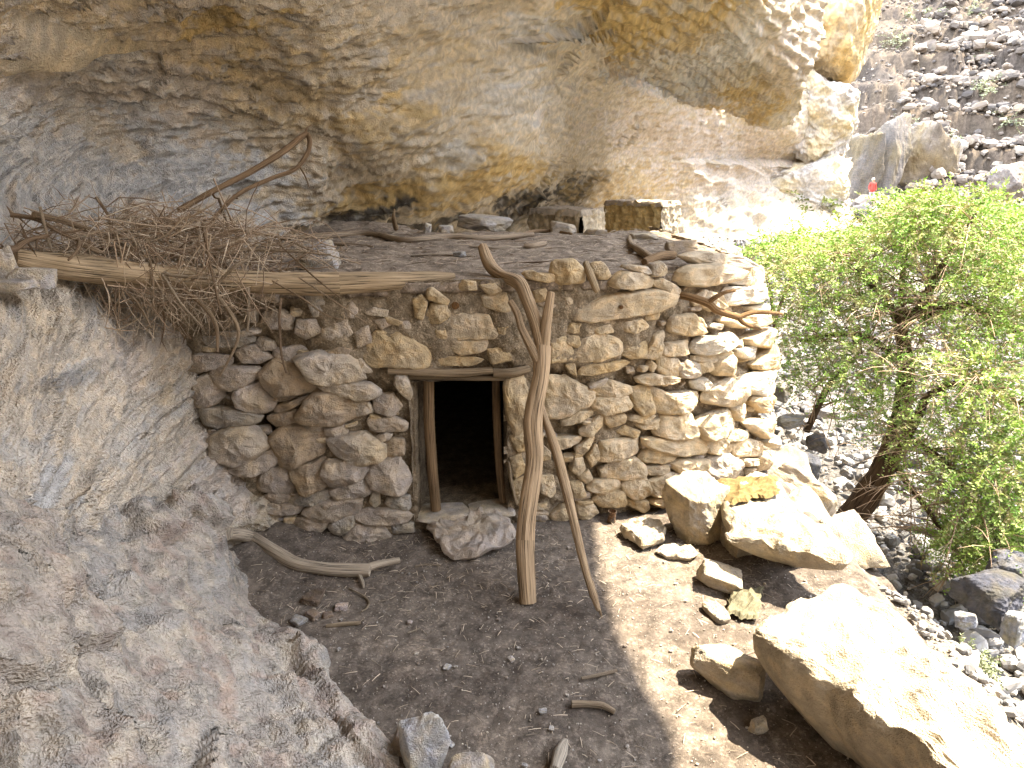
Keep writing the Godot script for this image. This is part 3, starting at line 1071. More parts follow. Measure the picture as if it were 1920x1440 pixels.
func build_terrace():
	var xs := PackedFloat32Array()
	var x := -3.2
	while x < 2.55:
		xs.append(x)
		x += 0.05 if x < -1.7 else 0.0125
	var zs := PackedFloat32Array()
	var z := -9.0
	while z < 12.0:
		zs.append(z)
		z += 0.25 if z < -5.6 or z > -1.2 else 0.0125
	var V := PackedVector3Array()
	var C := PackedColorArray()
	for zz in zs:
		for xx in xs:
			var y := terrace_y(xx, zz)
			var f := n_fbm.get_noise_2d(xx * 14.0, zz * 14.0)
			var c := n_cell.get_noise_2d(xx * 22.0, zz * 22.0)
			y += 0.004 * f + 0.003 * c
			V.append(Vector3(xx, y, zz))
			var a := n_fbm.get_noise_2d(xx * 0.9 + 4.0, zz * 0.9)
			var b := n_fbm.get_noise_2d(xx * 5.0, zz * 5.0 + 9.0)
			var col := Color(0.205, 0.174, 0.148).lerp(Color(0.28, 0.24, 0.203), ss(-0.25, 0.3, a + 0.4 * b))
			col = col.lerp(Color(0.125, 0.10, 0.082), 0.55 * ss(0.18, 0.42, b - 0.4 * a))
			col = col.lerp(Color(0.34, 0.285, 0.235), 0.6 * ss(0.12, 0.4, n_fbm.get_noise_2d(xx * 1.7 + 20.0, zz * 1.7) + 0.35 * b))
			C.append(col * (1.0 + 0.18 * f))
	var o := put("terrace_ground", mesh_of(V, grid_index(xs.size(), zs.size(), null, true), C), M.earth)
	structure(o)

# ================================================================ the wadi and the mountainside
func ledge_x(z: float) -> float:
	if z > -9.0:
		return 2.35
	if z > -16.0:
		return lerpf(2.35, 4.2, (-9.0 - z) / 7.0)
	if z > -26.0:
		return lerpf(4.2, 9.0, (-16.0 - z) / 10.0)
	return 9.0 + (-26.0 - z) * 0.55

func terrain_y(x: float, z: float) -> float:
	var r := sqrt(x * x + z * z)
	var th := rad_to_deg(atan2(x, -z))
	var n1 := n_fbm.get_noise_2d(x * 0.12, z * 0.12)
	var n2 := n_fbm.get_noise_2d(x * 0.9, z * 0.9)
	var floor_y := -2.7 - 0.022 * maxf(0.0, r - 10.0) + 0.35 * n1 + 0.10 * n2
	var lx := ledge_x(z) + 0.25 * n_fbm.get_noise_2d(z * 0.7, 3.0)
	var wide := 1.5 + 0.10 * maxf(0.0, -z - 6.0)
	var y := lerpf(-0.28, floor_y, ss(0.0, wide, x - lx))
	# the far side
	var base := 66.0
	if th > 38.0:
		base = lerpf(66.0, 30.0, clampf((th - 38.0) / 50.0, 0, 1))
	base += 6.0 * n_fbm.get_noise_2d(th * 0.05, 1.0)
	var up := maxf(0.0, r - base)
	if up > 0.0:
		var h := up * 0.60 + 2.4 * n_fbm.get_noise_2d(x * 0.05, z * 0.05) * ss(0, 20, up) + 0.5 * n2
		var step := 3.1
		var n3 := n_fbm.get_noise_2d(x * 0.035 + 9.0, z * 0.035)
		var q := (h + 1.2 * n1 + 3.0 * n3) / step
		var fl := floorf(q)
		var tr := (fl + ss(0.55, 0.95, q - fl)) * step - 1.2 * n1 - 3.0 * n3
		var band := 0.95 * ss(-0.4, 0.0, n_fbm.get_noise_2d(x * 0.08, z * 0.02 + 4.0)) * ss(3.0, 6.0, h) * (1.0 - 0.75 * ss(17.0, 24.0, h)) + 0.12
		y = lerpf(y, floor_y + lerpf(h, tr, band), ss(0.0, 3.0, up))
	return y

func build_terrain():
	var th := PackedFloat32Array()
	var a := -25.0
	while a < 215.0:
		th.append(a)
		a += 0.14 if a > 12.0 and a < 38.0 else 3.0
	var rs := PackedFloat32Array()
	var r := 2.3
	while r < 330.0:
		rs.append(r)
		if r < 60.0:
			r *= 1.017
		elif r < 140.0:
			r += 0.36
		else:
			r *= 1.12
	var V := PackedVector3Array()
	var C := PackedColorArray()
	for rr in rs:
		for t in th:
			var x := rr * sin(deg_to_rad(t))
			var z := -rr * cos(deg_to_rad(t))
			var y := terrain_y(x, z)
			var s := clampf(rr / 12.0, 0.6, 6.0)
			var rough := n_cell.get_noise_2d(x * 1.9 / s, z * 1.9 / s)
			var f := n_fbm.get_noise_2d(x * 3.0 / s, z * 3.0 / s)
			y += (0.10 * rough + 0.07 * f) * s * (0.5 if x < ledge_x(z) + 0.3 else 1.0)
			V.append(Vector3(x, y, z))
			var g := n_fbm.get_noise_2d(x * 0.10, z * 0.10 + 30.0)
			var col := Color(0.235, 0.225, 0.215).lerp(Color(0.36, 0.335, 0.305), ss(-0.2, 0.3, f))
			col = col.lerp(Color(0.17, 0.165, 0.165), 0.8 * ss(0.0, 0.35, rough + 0.3 * g - 0.25))
			if rr > 60.0:
				col = Color(col.r * 0.66, col.g * 0.585, col.b * 0.51)
				col = col.lerp(Color(0.235, 0.19, 0.15), 0.6 * ss(-0.1, 0.25, n_fbm.get_noise_3d(x * 0.05, y * 0.5, z * 0.05)))
				col = col.lerp(Color(0.11, 0.10, 0.10), 0.55 * ss(0.0, 0.3, g))
			elif x < ledge_x(z) + 0.8:
				col = col.lerp(Color(0.46, 0.41, 0.34), 0.7)
			C.append(col)
	structure(put("wadi_ground", mesh_of(V, grid_index(th.size(), rs.size(), null, true), C), M.gravel))

# ================================================================ the stone hut
var plan := PackedVector2Array([Vector2(-2.5, -4.45), Vector2(-1.96, -4.42), Vector2(-1.42, -4.47), Vector2(-1.05, -4.44), Vector2(-0.65, -4.50), Vector2(0.15, -4.66), Vector2(0.56, -4.74), Vector2(0.91, -4.85), Vector2(1.20, -4.97), Vector2(1.55, -5.14), Vector2(1.82, -5.36), Vector2(2.02, -5.70), Vector2(2.10, -6.2), Vector2(2.06, -7.2), Vector2(2.0, -8.8)])
const WALL_H := 1.64
const DOOR := [-0.615, -0.055, 0.10, 1.055]          # left, right, sill, head
var plan_n := PackedVector2Array()

func lean(x: float, y: float) -> float:            # the wall steps in with height on its outer corner
	return 0.36 * ss(0.7, 2.0, x) * pow(clampf(y / 1.66, 0, 1.2), 1.6)

func plan_normals():
	for k in plan.size():
		var d := (plan[mini(k + 1, plan.size() - 1)] - plan[maxi(k - 1, 0)]).normalized()
		plan_n.append(Vector2(-d.y, d.x))

# where a sight line meets the wall face: [point, outward normal]
func wall_hit(px: float, py: float) -> Array:
	var d := ray(px, py)
	var prev := Vector2.ZERO
	var t := 3.2
	while t < 9.5:
		var p := EYE + d * t
		var cur := Vector2(p.x + lean(p.x, p.y), p.z)
		if t > 3.2:
			for k in plan.size() - 1:
				var A := plan[k]
				var s := plan[k + 1] - A
				var e := cur - prev
				var den := e.cross(s)
				if absf(den) < 1e-9:
					continue
				var u := (A - prev).cross(s) / den
				var v := (A - prev).cross(e) / den
				if u >= 0.0 and u <= 1.0 and v >= 0.0 and v <= 1.0:
					var q := EYE + d * (t - 0.1 + 0.1 * u)
					var n2 := plan_n[k].lerp(plan_n[k + 1], v).normalized()
					return [q, Vector3(n2.x, 0.05, n2.y).normalized()]
		prev = cur
		t += 0.1
	var q := EYE + d * 6.0
	return [q, Vector3(0.75, 0.05, 0.66).normalized()]

func plan_at(s: float) -> Array:                    # s counts plan points
	var k := clampi(int(s), 0, plan.size() - 2)
	var f := s - k
	var p := plan[k].cubic_interpolate(plan[k + 1], plan[maxi(k - 1, 0)], plan[mini(k + 2, plan.size() - 1)], f)
	return [p, plan_n[k].lerp(plan_n[k + 1], f).normalized()]

func wall_point(s: float, y: float, back: float) -> Vector3:
	var a := plan_at(s)
	var p: Vector2 = a[0] - a[1] * back
	return Vector3(p.x - lean(p.x, y), y, p.y)

func hut_stones() -> Array:
	# bulge in centimetres, tone, then the outline as seen
	return [
		[7, 1, 337,677, 375,663, 437,667, 427,685, 375,697, 352,692], [8, 1, 443,660, 458,648, 477,645, 513,668, 488,678, 460,677],
		[6, 1, 516,664, 518,653, 558,648, 573,657, 550,677, 530,673], [12, 1, 393,698, 423,685, 488,688, 488,700, 467,718, 443,728, 422,727],
		[14, 2, 493,697, 520,673, 542,675, 593,723, 580,732, 520,737, 500,720], [11, 1, 357,748, 372,712, 390,703, 410,720, 424,738, 398,758, 373,760],
		[13, 1, 444,740, 453,724, 489,718, 518,753, 504,768, 484,770, 453,760], [9, 3, 387,762, 447,764, 491,775, 475,791, 413,799, 389,795, 373,767],
		[17, 0, 393,824, 413,809, 444,798, 473,798, 509,829, 462,862, 435,864, 404,853], [13, 1, 431,871, 462,860, 515,838, 524,862, 484,884, 433,883],
		[8, 2, 518,760, 580,738, 589,740, 555,760, 524,773], [7, 2, 502,780, 553,767, 562,789, 520,797], [5, 2, 511,740, 562,739, 542,750, 513,750],
		[15, 2, 561,775, 580,749, 598,733, 642,740, 680,767, 658,780, 633,794, 593,790, 567,787], [14, 2, 511,822, 542,796, 589,804, 607,809, 602,849, 573,860, 549,871, 529,862],
		[5, 0, 567,798, 607,793, 604,806, 587,807], [12, 2, 544,876, 607,862, 616,907, 580,921, 567,918], [9, 1, 484,907, 500,878, 544,873, 551,911, 542,922, 491,918],
		[6, 1, 498,929, 511,916, 544,927, 542,937, 513,942], [8, 3, 544,936, 571,922, 618,916, 622,929, 593,941, 558,944], [6, 1, 498,942, 569,944, 560,959, 529,963, 500,956],
		[9, 1, 547,980, 564,967, 607,967, 616,978, 600,998, 558,993], [7, 1, 609,802, 642,796, 653,811, 627,816, 613,813],
		[14, 0, 616,820, 684,811, 702,824, 720,833, 719,856, 684,866, 664,866, 633,849], [6, 0, 707,818, 724,808, 736,813, 729,822, 711,828],
		[15, 1, 689,889, 702,867, 744,853, 760,876, 767,898, 758,916, 738,920, 698,909], [5, 2, 720,831, 736,822, 757,824, 756,849, 738,853, 720,853],
		[14, 1, 607,884, 616,862, 649,862, 691,871, 680,889, 656,904, 622,907], [9, 1, 618,916, 660,902, 680,893, 696,920, 671,930, 633,931],
		[5, 6, 693,942, 698,924, 711,924, 713,942, 704,950], [6, 3, 727,933, 767,927, 767,951, 738,954, 724,944], [10, 1, 667,964, 693,953, 749,953, 769,964, 760,976, 724,979, 678,978],
		[10, 1, 571,956, 600,938, 640,931, 673,936, 669,960, 620,973, 596,971], [8, 3, 616,982, 644,967, 664,967, 662,984, 642,999, 624,993], [10, 1, 644,1007, 667,982, 711,982, 733,1007, 702,1013, 658,1014],
		[5, 3, 736,982, 773,978, 776,996, 738,998], [11, 0, 598,722, 632,717, 690,716, 715,735, 680,748, 640,740, 620,735],
		[15, 0, 562,670, 593,660, 650,665, 667,678, 680,707, 640,715, 615,717, 587,707], [7, 2, 615,657, 635,650, 658,653, 653,664, 620,664],
		[8, 4, 687,660, 710,625, 760,625, 797,658, 800,680, 792,687, 697,683], [10, 0, 742,705, 762,703, 772,733, 767,750, 753,737, 740,720], [5, 0, 667,672, 673,668, 698,695, 688,698, 677,693],
		[8, 4, 775,562, 790,553, 800,567, 792,597, 778,593], [9, 4, 800,545, 810,538, 842,563, 840,572, 802,560], [7, 4, 800,593, 810,570, 835,573, 842,590, 827,602, 807,605],
		[5, 5, 838,634, 858,590, 912,592, 928,623, 926,632], [5, 5, 835,640, 910,637, 913,652, 895,660, 863,664, 845,650], [4, 5, 907,555, 947,550, 953,582, 940,584, 918,577, 907,573],
		[7, 4, 860,533, 870,525, 890,528, 892,543, 863,543], [11, 4, 1033,508, 1038,490, 1062,488, 1073,487, 1093,507, 1090,527, 1050,530, 1040,527],
		[8, 4, 978,510, 1000,507, 1007,512, 1035,512, 1037,525, 1020,528, 990,522], [9, 5, 1110,495, 1127,492, 1143,515, 1137,523, 1120,522, 1110,510], [4, 5, 1057,557, 1075,558, 1073,568, 1062,572],
		[10, 5, 1083,600, 1092,580, 1140,555, 1220,545, 1255,548, 1258,565, 1240,580, 1180,592, 1140,597, 1100,603],
		[5, 4, 1058,622, 1070,605, 1087,607, 1097,623, 1080,624], [6, 4, 1058,635, 1068,627, 1083,630, 1085,645, 1077,650, 1062,643],
		[6, 5, 1078,657, 1093,635, 1123,627, 1157,637, 1162,660, 1123,675, 1090,675], [5, 5, 1033,637, 1057,628, 1080,672, 1033,677],
		[6, 5, 1024,709, 1062,709, 1111,736, 1104,756, 1062,776, 1027,780], [8, 5, 1109,729, 1142,713, 1176,724, 1180,736, 1142,744, 1120,742], [8, 5, 1107,756, 1120,744, 1171,742, 1180,762, 1131,776],
		[7, 5, 1053,787, 1084,769, 1116,771, 1084,789, 1056,796], [7, 5, 1087,804, 1120,778, 1128,782, 1127,796, 1107,816, 1087,813], [6, 4, 1133,776, 1169,776, 1169,791, 1144,800, 1133,791],
		[7, 5, 1040,818, 1087,818, 1087,827, 1051,840, 1044,833], [6, 5, 1078,838, 1111,816, 1113,824, 1093,849, 1082,851], [5, 5, 1100,856, 1118,831, 1122,856, 1109,873],
		[8, 5, 1122,856, 1129,827, 1191,820, 1191,844, 1164,858, 1127,864], [6, 5, 1069,880, 1076,856, 1091,858, 1096,880, 1084,889], [6, 5, 1082,893, 1102,880, 1108,893, 1096,904],
		[4, 5, 1124,880, 1138,871, 1138,887, 1127,896], [9, 5, 1140,893, 1144,867, 1184,856, 1204,871, 1202,889, 1164,896], [8, 5, 1100,916, 1113,900, 1156,896, 1160,913, 1120,922],
		[9, 4, 1113,936, 1124,922, 1164,916, 1166,942, 1124,947], [10, 5, 1162,907, 1182,891, 1204,891, 1220,922, 1189,936, 1167,920], [9, 4, 1167,929, 1182,936, 1209,936, 1211,949, 1200,956, 1173,944],
		[6, 5, 1069,904, 1089,902, 1096,927, 1076,931], [5, 4, 1080,936, 1111,938, 1109,944, 1082,944], [7, 5, 1031,967, 1053,949, 1067,947, 1067,969, 1040,976], [7, 5, 1082,947, 1109,944, 1120,958, 1102,969, 1087,969],
		[6, 5, 1013,893, 1036,893, 1040,920, 1031,929, 1013,920], [5, 5, 1016,833, 1031,847, 1031,860, 1018,862],
		[9, 4, 945,724, 955,709, 980,709, 987,742, 978,804, 964,809, 952,787, 947,753], [7, 4, 957,818, 980,807, 993,822, 989,840, 968,844], [6, 5, 980,764, 993,736, 1002,742, 996,776, 982,778],
		[9, 4, 1180,729, 1215,725, 1220,770, 1199,777, 1186,760], [12, 5, 1219,743, 1222,722, 1249,737, 1295,732, 1301,743, 1280,768, 1242,772, 1222,764],
		[13, 5, 1224,812, 1242,777, 1288,774, 1299,806, 1295,814, 1249,818], [15, 5, 1297,793, 1326,775, 1357,766, 1372,797, 1342,814, 1313,820], [14, 5, 1313,750, 1324,727, 1359,710, 1382,720, 1376,754, 1359,759],
		[10, 5, 1351,827, 1367,802, 1401,810, 1397,818, 1363,825], [10, 5, 1369,829, 1384,820, 1415,827, 1415,852, 1372,852], [14, 0, 1315,887, 1326,856, 1359,847, 1380,868, 1365,891, 1338,897],
		[9, 5, 1317,827, 1351,820, 1367,837, 1357,852, 1326,847], [11, 5, 1190,820, 1249,820, 1297,818, 1317,831, 1309,847, 1267,850, 1217,837], [9, 5, 1195,858, 1217,837, 1249,845, 1267,856, 1236,866, 1207,864],
		[11, 5, 1252,868, 1270,860, 1320,860, 1320,870, 1297,889, 1276,889], [12, 5, 1215,902, 1249,885, 1292,891, 1288,904, 1242,927, 1222,925], [7, 5, 1205,875, 1249,870, 1251,885, 1215,889],
		[9, 4, 1211,937, 1263,916, 1267,931, 1236,947], [8, 4, 1263,916, 1297,900, 1313,910, 1288,918, 1270,929], [8, 4, 1297,893, 1317,885, 1334,906, 1313,910],
		[9, 0, 1269,695, 1284,675, 1303,681, 1305,702, 1290,706, 1274,706], [8, 6, 1291,714, 1317,708, 1326,720, 1315,731, 1297,727], [13, 5, 1330,691, 1338,675, 1363,664, 1375,693, 1372,702, 1342,702],
		[7, 5, 1303,681, 1326,677, 1328,691, 1309,700], [7, 5, 1231,691, 1236,666, 1267,673, 1274,702, 1242,708], [9, 5, 1182,712, 1222,700, 1274,708, 1267,716, 1211,720],
		[15, 4, 1398,680, 1411,660, 1432,640, 1450,649, 1456,675, 1438,689, 1407,691], [15, 6, 1382,710, 1397,702, 1436,691, 1451,712, 1449,739, 1409,741, 1386,725], [11, 4, 1397,745, 1447,741, 1449,768, 1409,770],
		[10, 5, 1361,764, 1378,754, 1390,760, 1388,787, 1374,785], [13, 5, 1384,793, 1401,785, 1432,785, 1455,793, 1453,814, 1413,816], [13, 5, 1411,854, 1430,845, 1449,860, 1438,877, 1409,879],
		[9, 5, 1376,858, 1409,858, 1411,868, 1397,873], [10, 6, 1430,827, 1457,816, 1461,833, 1438,837], [14, 6, 1297,644, 1313,633, 1360,624, 1376,635, 1375,646, 1340,658, 1302,664],
		[14, 5, 1380,639, 1393,631, 1409,617, 1438,613, 1445,626, 1434,642, 1411,648, 1393,644], [9, 6, 1384,655, 1396,646, 1407,657, 1398,673, 1385,667], [7, 5, 1255,620, 1259,593, 1297,590, 1319,622, 1290,628],
		[7, 5, 1237,660, 1248,644, 1283,639, 1286,664, 1248,666], [6, 5, 1209,669, 1223,631, 1241,622, 1236,662, 1227,671], [5, 4, 1162,662, 1172,653, 1212,639, 1209,669, 1182,671], [5, 5, 1212,685, 1219,676, 1228,685, 1221,698],
		[15, 6, 1362,555, 1369,541, 1411,537, 1431,557, 1393,565, 1364,574], [12, 6, 1375,577, 1396,570, 1429,566, 1432,577, 1411,584], [13, 5, 1348,599, 1357,590, 1411,590, 1438,597, 1429,608, 1389,613, 1360,611],
		[12, 5, 1369,501, 1396,500, 1413,518, 1407,537, 1373,530], [14, 5, 1266,518, 1293,500, 1339,496, 1376,509, 1367,523, 1320,536, 1277,532], [13, 0, 1277,482, 1302,476, 1339,474, 1391,492, 1380,503, 1357,500, 1301,492],
		[9, 0, 1218,516, 1221,496, 1236,491, 1248,509, 1241,518], [8, 0, 1165,501, 1176,496, 1209,500, 1218,516, 1190,509], [11, 5, 1142,527, 1162,510, 1200,510, 1223,527, 1218,537, 1178,541, 1147,537],
		[9, 5, 1219,532, 1237,521, 1270,541, 1266,552, 1248,550], [6, 5, 1308,556, 1320,545, 1344,552, 1357,574, 1330,581, 1311,570], [9, 6, 1326,613, 1339,606, 1349,608, 1344,617], [7, 5, 1288,669, 1357,653, 1366,662, 1330,678, 1302,676],
		[6, 4, 1084,702, 1116,700, 1151,693, 1176,684, 1173,676, 1098,684], [4, 4, 1060,684, 1076,682, 1080,704, 1067,698], [6, 5, 1171,784, 1187,776, 1229,776, 1207,793], [6, 5, 1191,796, 1240,780, 1242,800, 1207,804], [5, 4, 1156,809, 1171,798, 1196,807, 1191,818, 1164,813],
		[6, 3, 573,548, 602,547, 615,580, 590,593], [4, 0, 683,588, 702,577, 727,582, 723,593], [4, 1, 640,583, 660,567, 670,580, 667,595, 643,593],
		[7, 1, 467,548, 523,548, 520,567, 495,563], [6, 0, 470,580, 482,583, 482,603, 468,603], [9, 0, 398,623, 487,615, 488,623, 450,632], [8, 3, 373,633, 470,628, 480,637, 453,647, 403,650],
		[4, 2, 700,600, 722,597, 735,608, 715,616], [4, 0, 745,600, 768,602, 770,614, 748,618], [5, 1, 560,600, 590,600, 600,622, 575,634, 556,622], [5, 0, 610,605, 650,600, 660,625, 630,640, 606,630], [4, 1, 665,622, 690,612, 696,640, 672,650],
		[5, 4, 815,615, 832,610, 838,632, 818,640], [4, 4, 930,600, 950,598, 955,625, 935,632], [5, 4, 915,655, 950,650, 958,675, 922,680], [4, 4, 820,668, 870,668, 905,672, 880,684, 828,684], [5, 4, 1000,545, 1022,540, 1028,560, 1005,566], [5, 5, 1170,605, 1200,598, 1215,612, 1190,624, 1172,620], [4, 5, 1110,612, 1140,608, 1150,622, 1120,626], [5, 5, 1285,600, 1310,596, 1322,612, 1300,622], [6, 4, 900,535, 925,530, 940,545, 915,552], [5, 5, 1160,552, 1190,545, 1200,556, 1172,566],
		[5, 4, 955,858, 975,850, 985,880, 965,895], [5, 4, 960,905, 985,895, 990,930, 970,945], [6, 5, 985,800, 1003,790, 1006,830, 990,838], [7, 1, 700,740, 735,738, 752,760, 735,778, 705,770], [6, 1, 690,785, 735,780, 762,792, 755,806, 700,806], [6, 0, 650,750, 690,752, 700,770, 670,778],
		[6, 1, 480,643, 488,632, 512,640, 518,655, 497,655], [8, 1, 495,588, 528,580, 550,593, 545,617, 512,613],
	]

var tones: Array = [Color(0.56, 0.48, 0.38), Color(0.50, 0.425, 0.345), Color(0.44, 0.35, 0.25), Color(0.45, 0.405, 0.34), Color(0.58, 0.455, 0.285), Color(0.66, 0.54, 0.375), Color(0.68, 0.605, 0.48)]

func build_hut():
	plan_normals()
	var hut := thing("stone_hut", Vector3(0, 0, -4.6), "low dry-stone hut with an earth roof and a black doorway, in front", "hut")
	var org := hut.position
	# --- mud and rubble core of the wall, outer face
	var s0 := 0.0
	var s1 := float(plan.size() - 1)
	var S := PackedFloat32Array()
	var s := s0
	while s < s1:
		S.append(s)
		s += 0.022 / maxf(plan[mini(int(s) + 1, plan.size() - 1)].distance_to(plan[int(s)]), 0.05)
	var ny := 78
	var holes := [wall_hit(1057, 856)[0], wall_hit(500, 792)[0]]        # gaps where a stone has fallen out
	var V := PackedVector3Array()
	var C := PackedColorArray()
	var keep := PackedByteArray()
	for j in ny:
		for i in S.size():
			var y := -0.06 + (WALL_H + 0.10) * j / (ny - 1)
			var a := plan_at(S[i])
			var q: Vector2 = a[0]
			var p3 := Vector3(q.x * 1.0, y, q.y)
			var lump := n_fbm.get_noise_3dv(p3 * 2.6)
			var fine := n_fbm.get_noise_3dv(p3 * 13.0)
			var crumb := n_cell.get_noise_3dv(p3 * 16.0)
			# mud was daubed thickly over the upper part beside and above the door
			var daub := ss(1.05, 1.25, y + 0.12 * lump) * (ss(-1.5, -1.1, q.x) - 0.75 * ss(0.95, 1.35, q.x))
			var jamb := ss(-0.86, -0.74, q.x) * (1.0 - ss(0.12, 0.26, q.x))
			var outw := -0.002 + 0.024 * maxf(daub, 0.7 * jamb) + 0.055 * lump + 0.02 * fine + 0.018 * crumb
			outw -= 0.05 * ss(0.1, 0.4, n_fbm.get_noise_3dv(p3 * 4.0 + Vector3(8, 8, 8))) * (1.0 - 0.7 * daub)
			for h in holes:
				if absf(p3.x - lean(p3.x, y) - h.x) < 0.065 and absf(y - h.y) < 0.05:
					outw = -0.3
			var w := wall_point(S[i], y, -outw)
			V.append(w - org)
			var col := Color(0.47, 0.38, 0.265).lerp(Color(0.56, 0.465, 0.335), ss(-0.3, 0.3, lump + 0.4 * fine))
			C.append(col * (1.0 + 0.25 * fine))
			keep.append(0 if w.x > DOOR[0] and w.x < DOOR[1] and y > DOOR[2] and y < DOOR[3] else 1)
	put("mud_wall", mesh_of(V, grid_index(S.size(), ny, keep, true), C), M.mud, hut)
	# --- inside: a second face of the wall, jambs, floor
	V = PackedVector3Array()
	C = PackedColorArray()
	keep = PackedByteArray()
	var n2 := 30
	var S2 := PackedFloat32Array()
	s = 0.0
	while s < s1:
		S2.append(s)
		s += 0.06
	for j in n2:
		for i in S2.size():
			var y := -0.05 + 1.60 * j / (n2 - 1)
			var w := wall_point(S2[i], y, 0.42 + 0.03 * n_fbm.get_noise_2d(S2[i] * 3.0, y * 3.0))
			V.append(w - org)
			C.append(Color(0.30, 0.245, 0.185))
			keep.append(0 if w.x > DOOR[0] - 0.03 and w.x < DOOR[1] + 0.03 and y > DOOR[2] - 0.05 and y < DOOR[3] + 0.03 else 1)
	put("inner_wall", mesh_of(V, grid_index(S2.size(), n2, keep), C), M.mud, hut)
	reveal(hut, org)
	# --- roof: packed earth on timbers
	build_roof(hut, org)
	# --- the stones one by one
	var k := 0
	for a in hut_stones():
		var pts: Array[Vector3] = []
		var nn := Vector3.ZERO
		var cc := Vector3.ZERO
		for q in range(2, a.size(), 2):
			var h := wall_hit(a[q], a[q + 1])
			pts.append(h[0])
			nn += h[1]
			cc += h[0]
		cc /= pts.size()
		nn = nn.normalized()
		var u := Vector3.UP.cross(nn).normalized()
		var v := nn.cross(u)
		var poly := PackedVector2Array()
		for q in pts:
			poly.append(Vector2((q - cc).dot(u), (q - cc).dot(v)) * 1.19)
		if poly_area(poly) < 0.0:
			poly.reverse()
		var m := outline_stone(poly, a[0] * 0.0078, 0.16, 100 + k, tones[a[1]], 4 + k % 3, 40, 10, 0.9, 0.2, 0.8)
		var o := put("stone", m, M.stone, hut)
		o.transform = Transform3D(Basis(u, v, nn), cc - org)
		k += 1
	# --- small chinking stones packed in the joints
	var r := RandomNumberGenerator.new()
	r.seed = 5
	var made := 0
	var chips: Array = []
	for q in 6:
		chips.append(rock_mesh(900 + q, Vector3(0.12, 0.055, 0.10), tones[[1, 5, 2, 4, 0, 5][q]], 5, 6, 0.08))
	var tries := 0
	while made < 150 and tries < 3000:
		tries += 1
		var ss_ := r.randf_range(1.0, 11.5)
		var y := r.randf_range(0.02, 1.56)
		var w := wall_point(ss_, y, 0.0)
		if w.x > DOOR[0] - 0.12 and w.x < DOOR[1] + 0.10 and y < DOOR[3] + 0.14:
			continue
		if w.x < 0.9 and w.x > -1.2 and y > 1.12 and r.randf() < 0.7:
			continue
		var a := plan_at(ss_)
		var n3 := Vector3(a[1].x, 0, a[1].y)
		var u := Vector3.UP.cross(n3).normalized()
		var o := put("chinking_stone", chips[r.randi() % 6], M.stone, hut)
		var sc := r.randf_range(0.45, 1.15)
		o.transform = Transform3D(Basis(u, Vector3.UP, n3) * Basis.from_euler(Vector3(r.randf_range(-0.3, 0.3), r.randf_range(-0.4, 0.4), r.randf_range(-0.35, 0.35))) * Basis.from_scale(Vector3(sc * r.randf_range(0.7, 1.3), sc * r.randf_range(0.7, 1.3), sc)), w - n3 * 0.012 - org)
		made += 1
	# --- side wall stones, round the corner where the sight lines only graze
	for q in 26:
		var sv := 11.9 + 2.0 * fmod(q * 0.618, 1.0)
		var y := 0.12 + 1.45 * (float(q) + 0.5) / 26.0
		var w := wall_point(sv, y, 0.02)
		var a := plan_at(sv)
		var n3 := Vector3(a[1].x, 0, a[1].y)
		var u := Vector3.UP.cross(n3).normalized()
		var o := put("stone", rock_mesh(1200 + q, Vector3(0.42, 0.19, 0.34), tones[[5, 6, 0, 5][q % 4]], 8, 8, 0.06), M.stone, hut)
		o.transform = Transform3D(Basis(u, Vector3.UP, n3), w - org)
	door_timber(hut, org)

func poly_area(p: PackedVector2Array) -> float:
	var s := 0.0
	for k in p.size():
		s += p[k].cross(p[(k + 1) % p.size()])
	return s

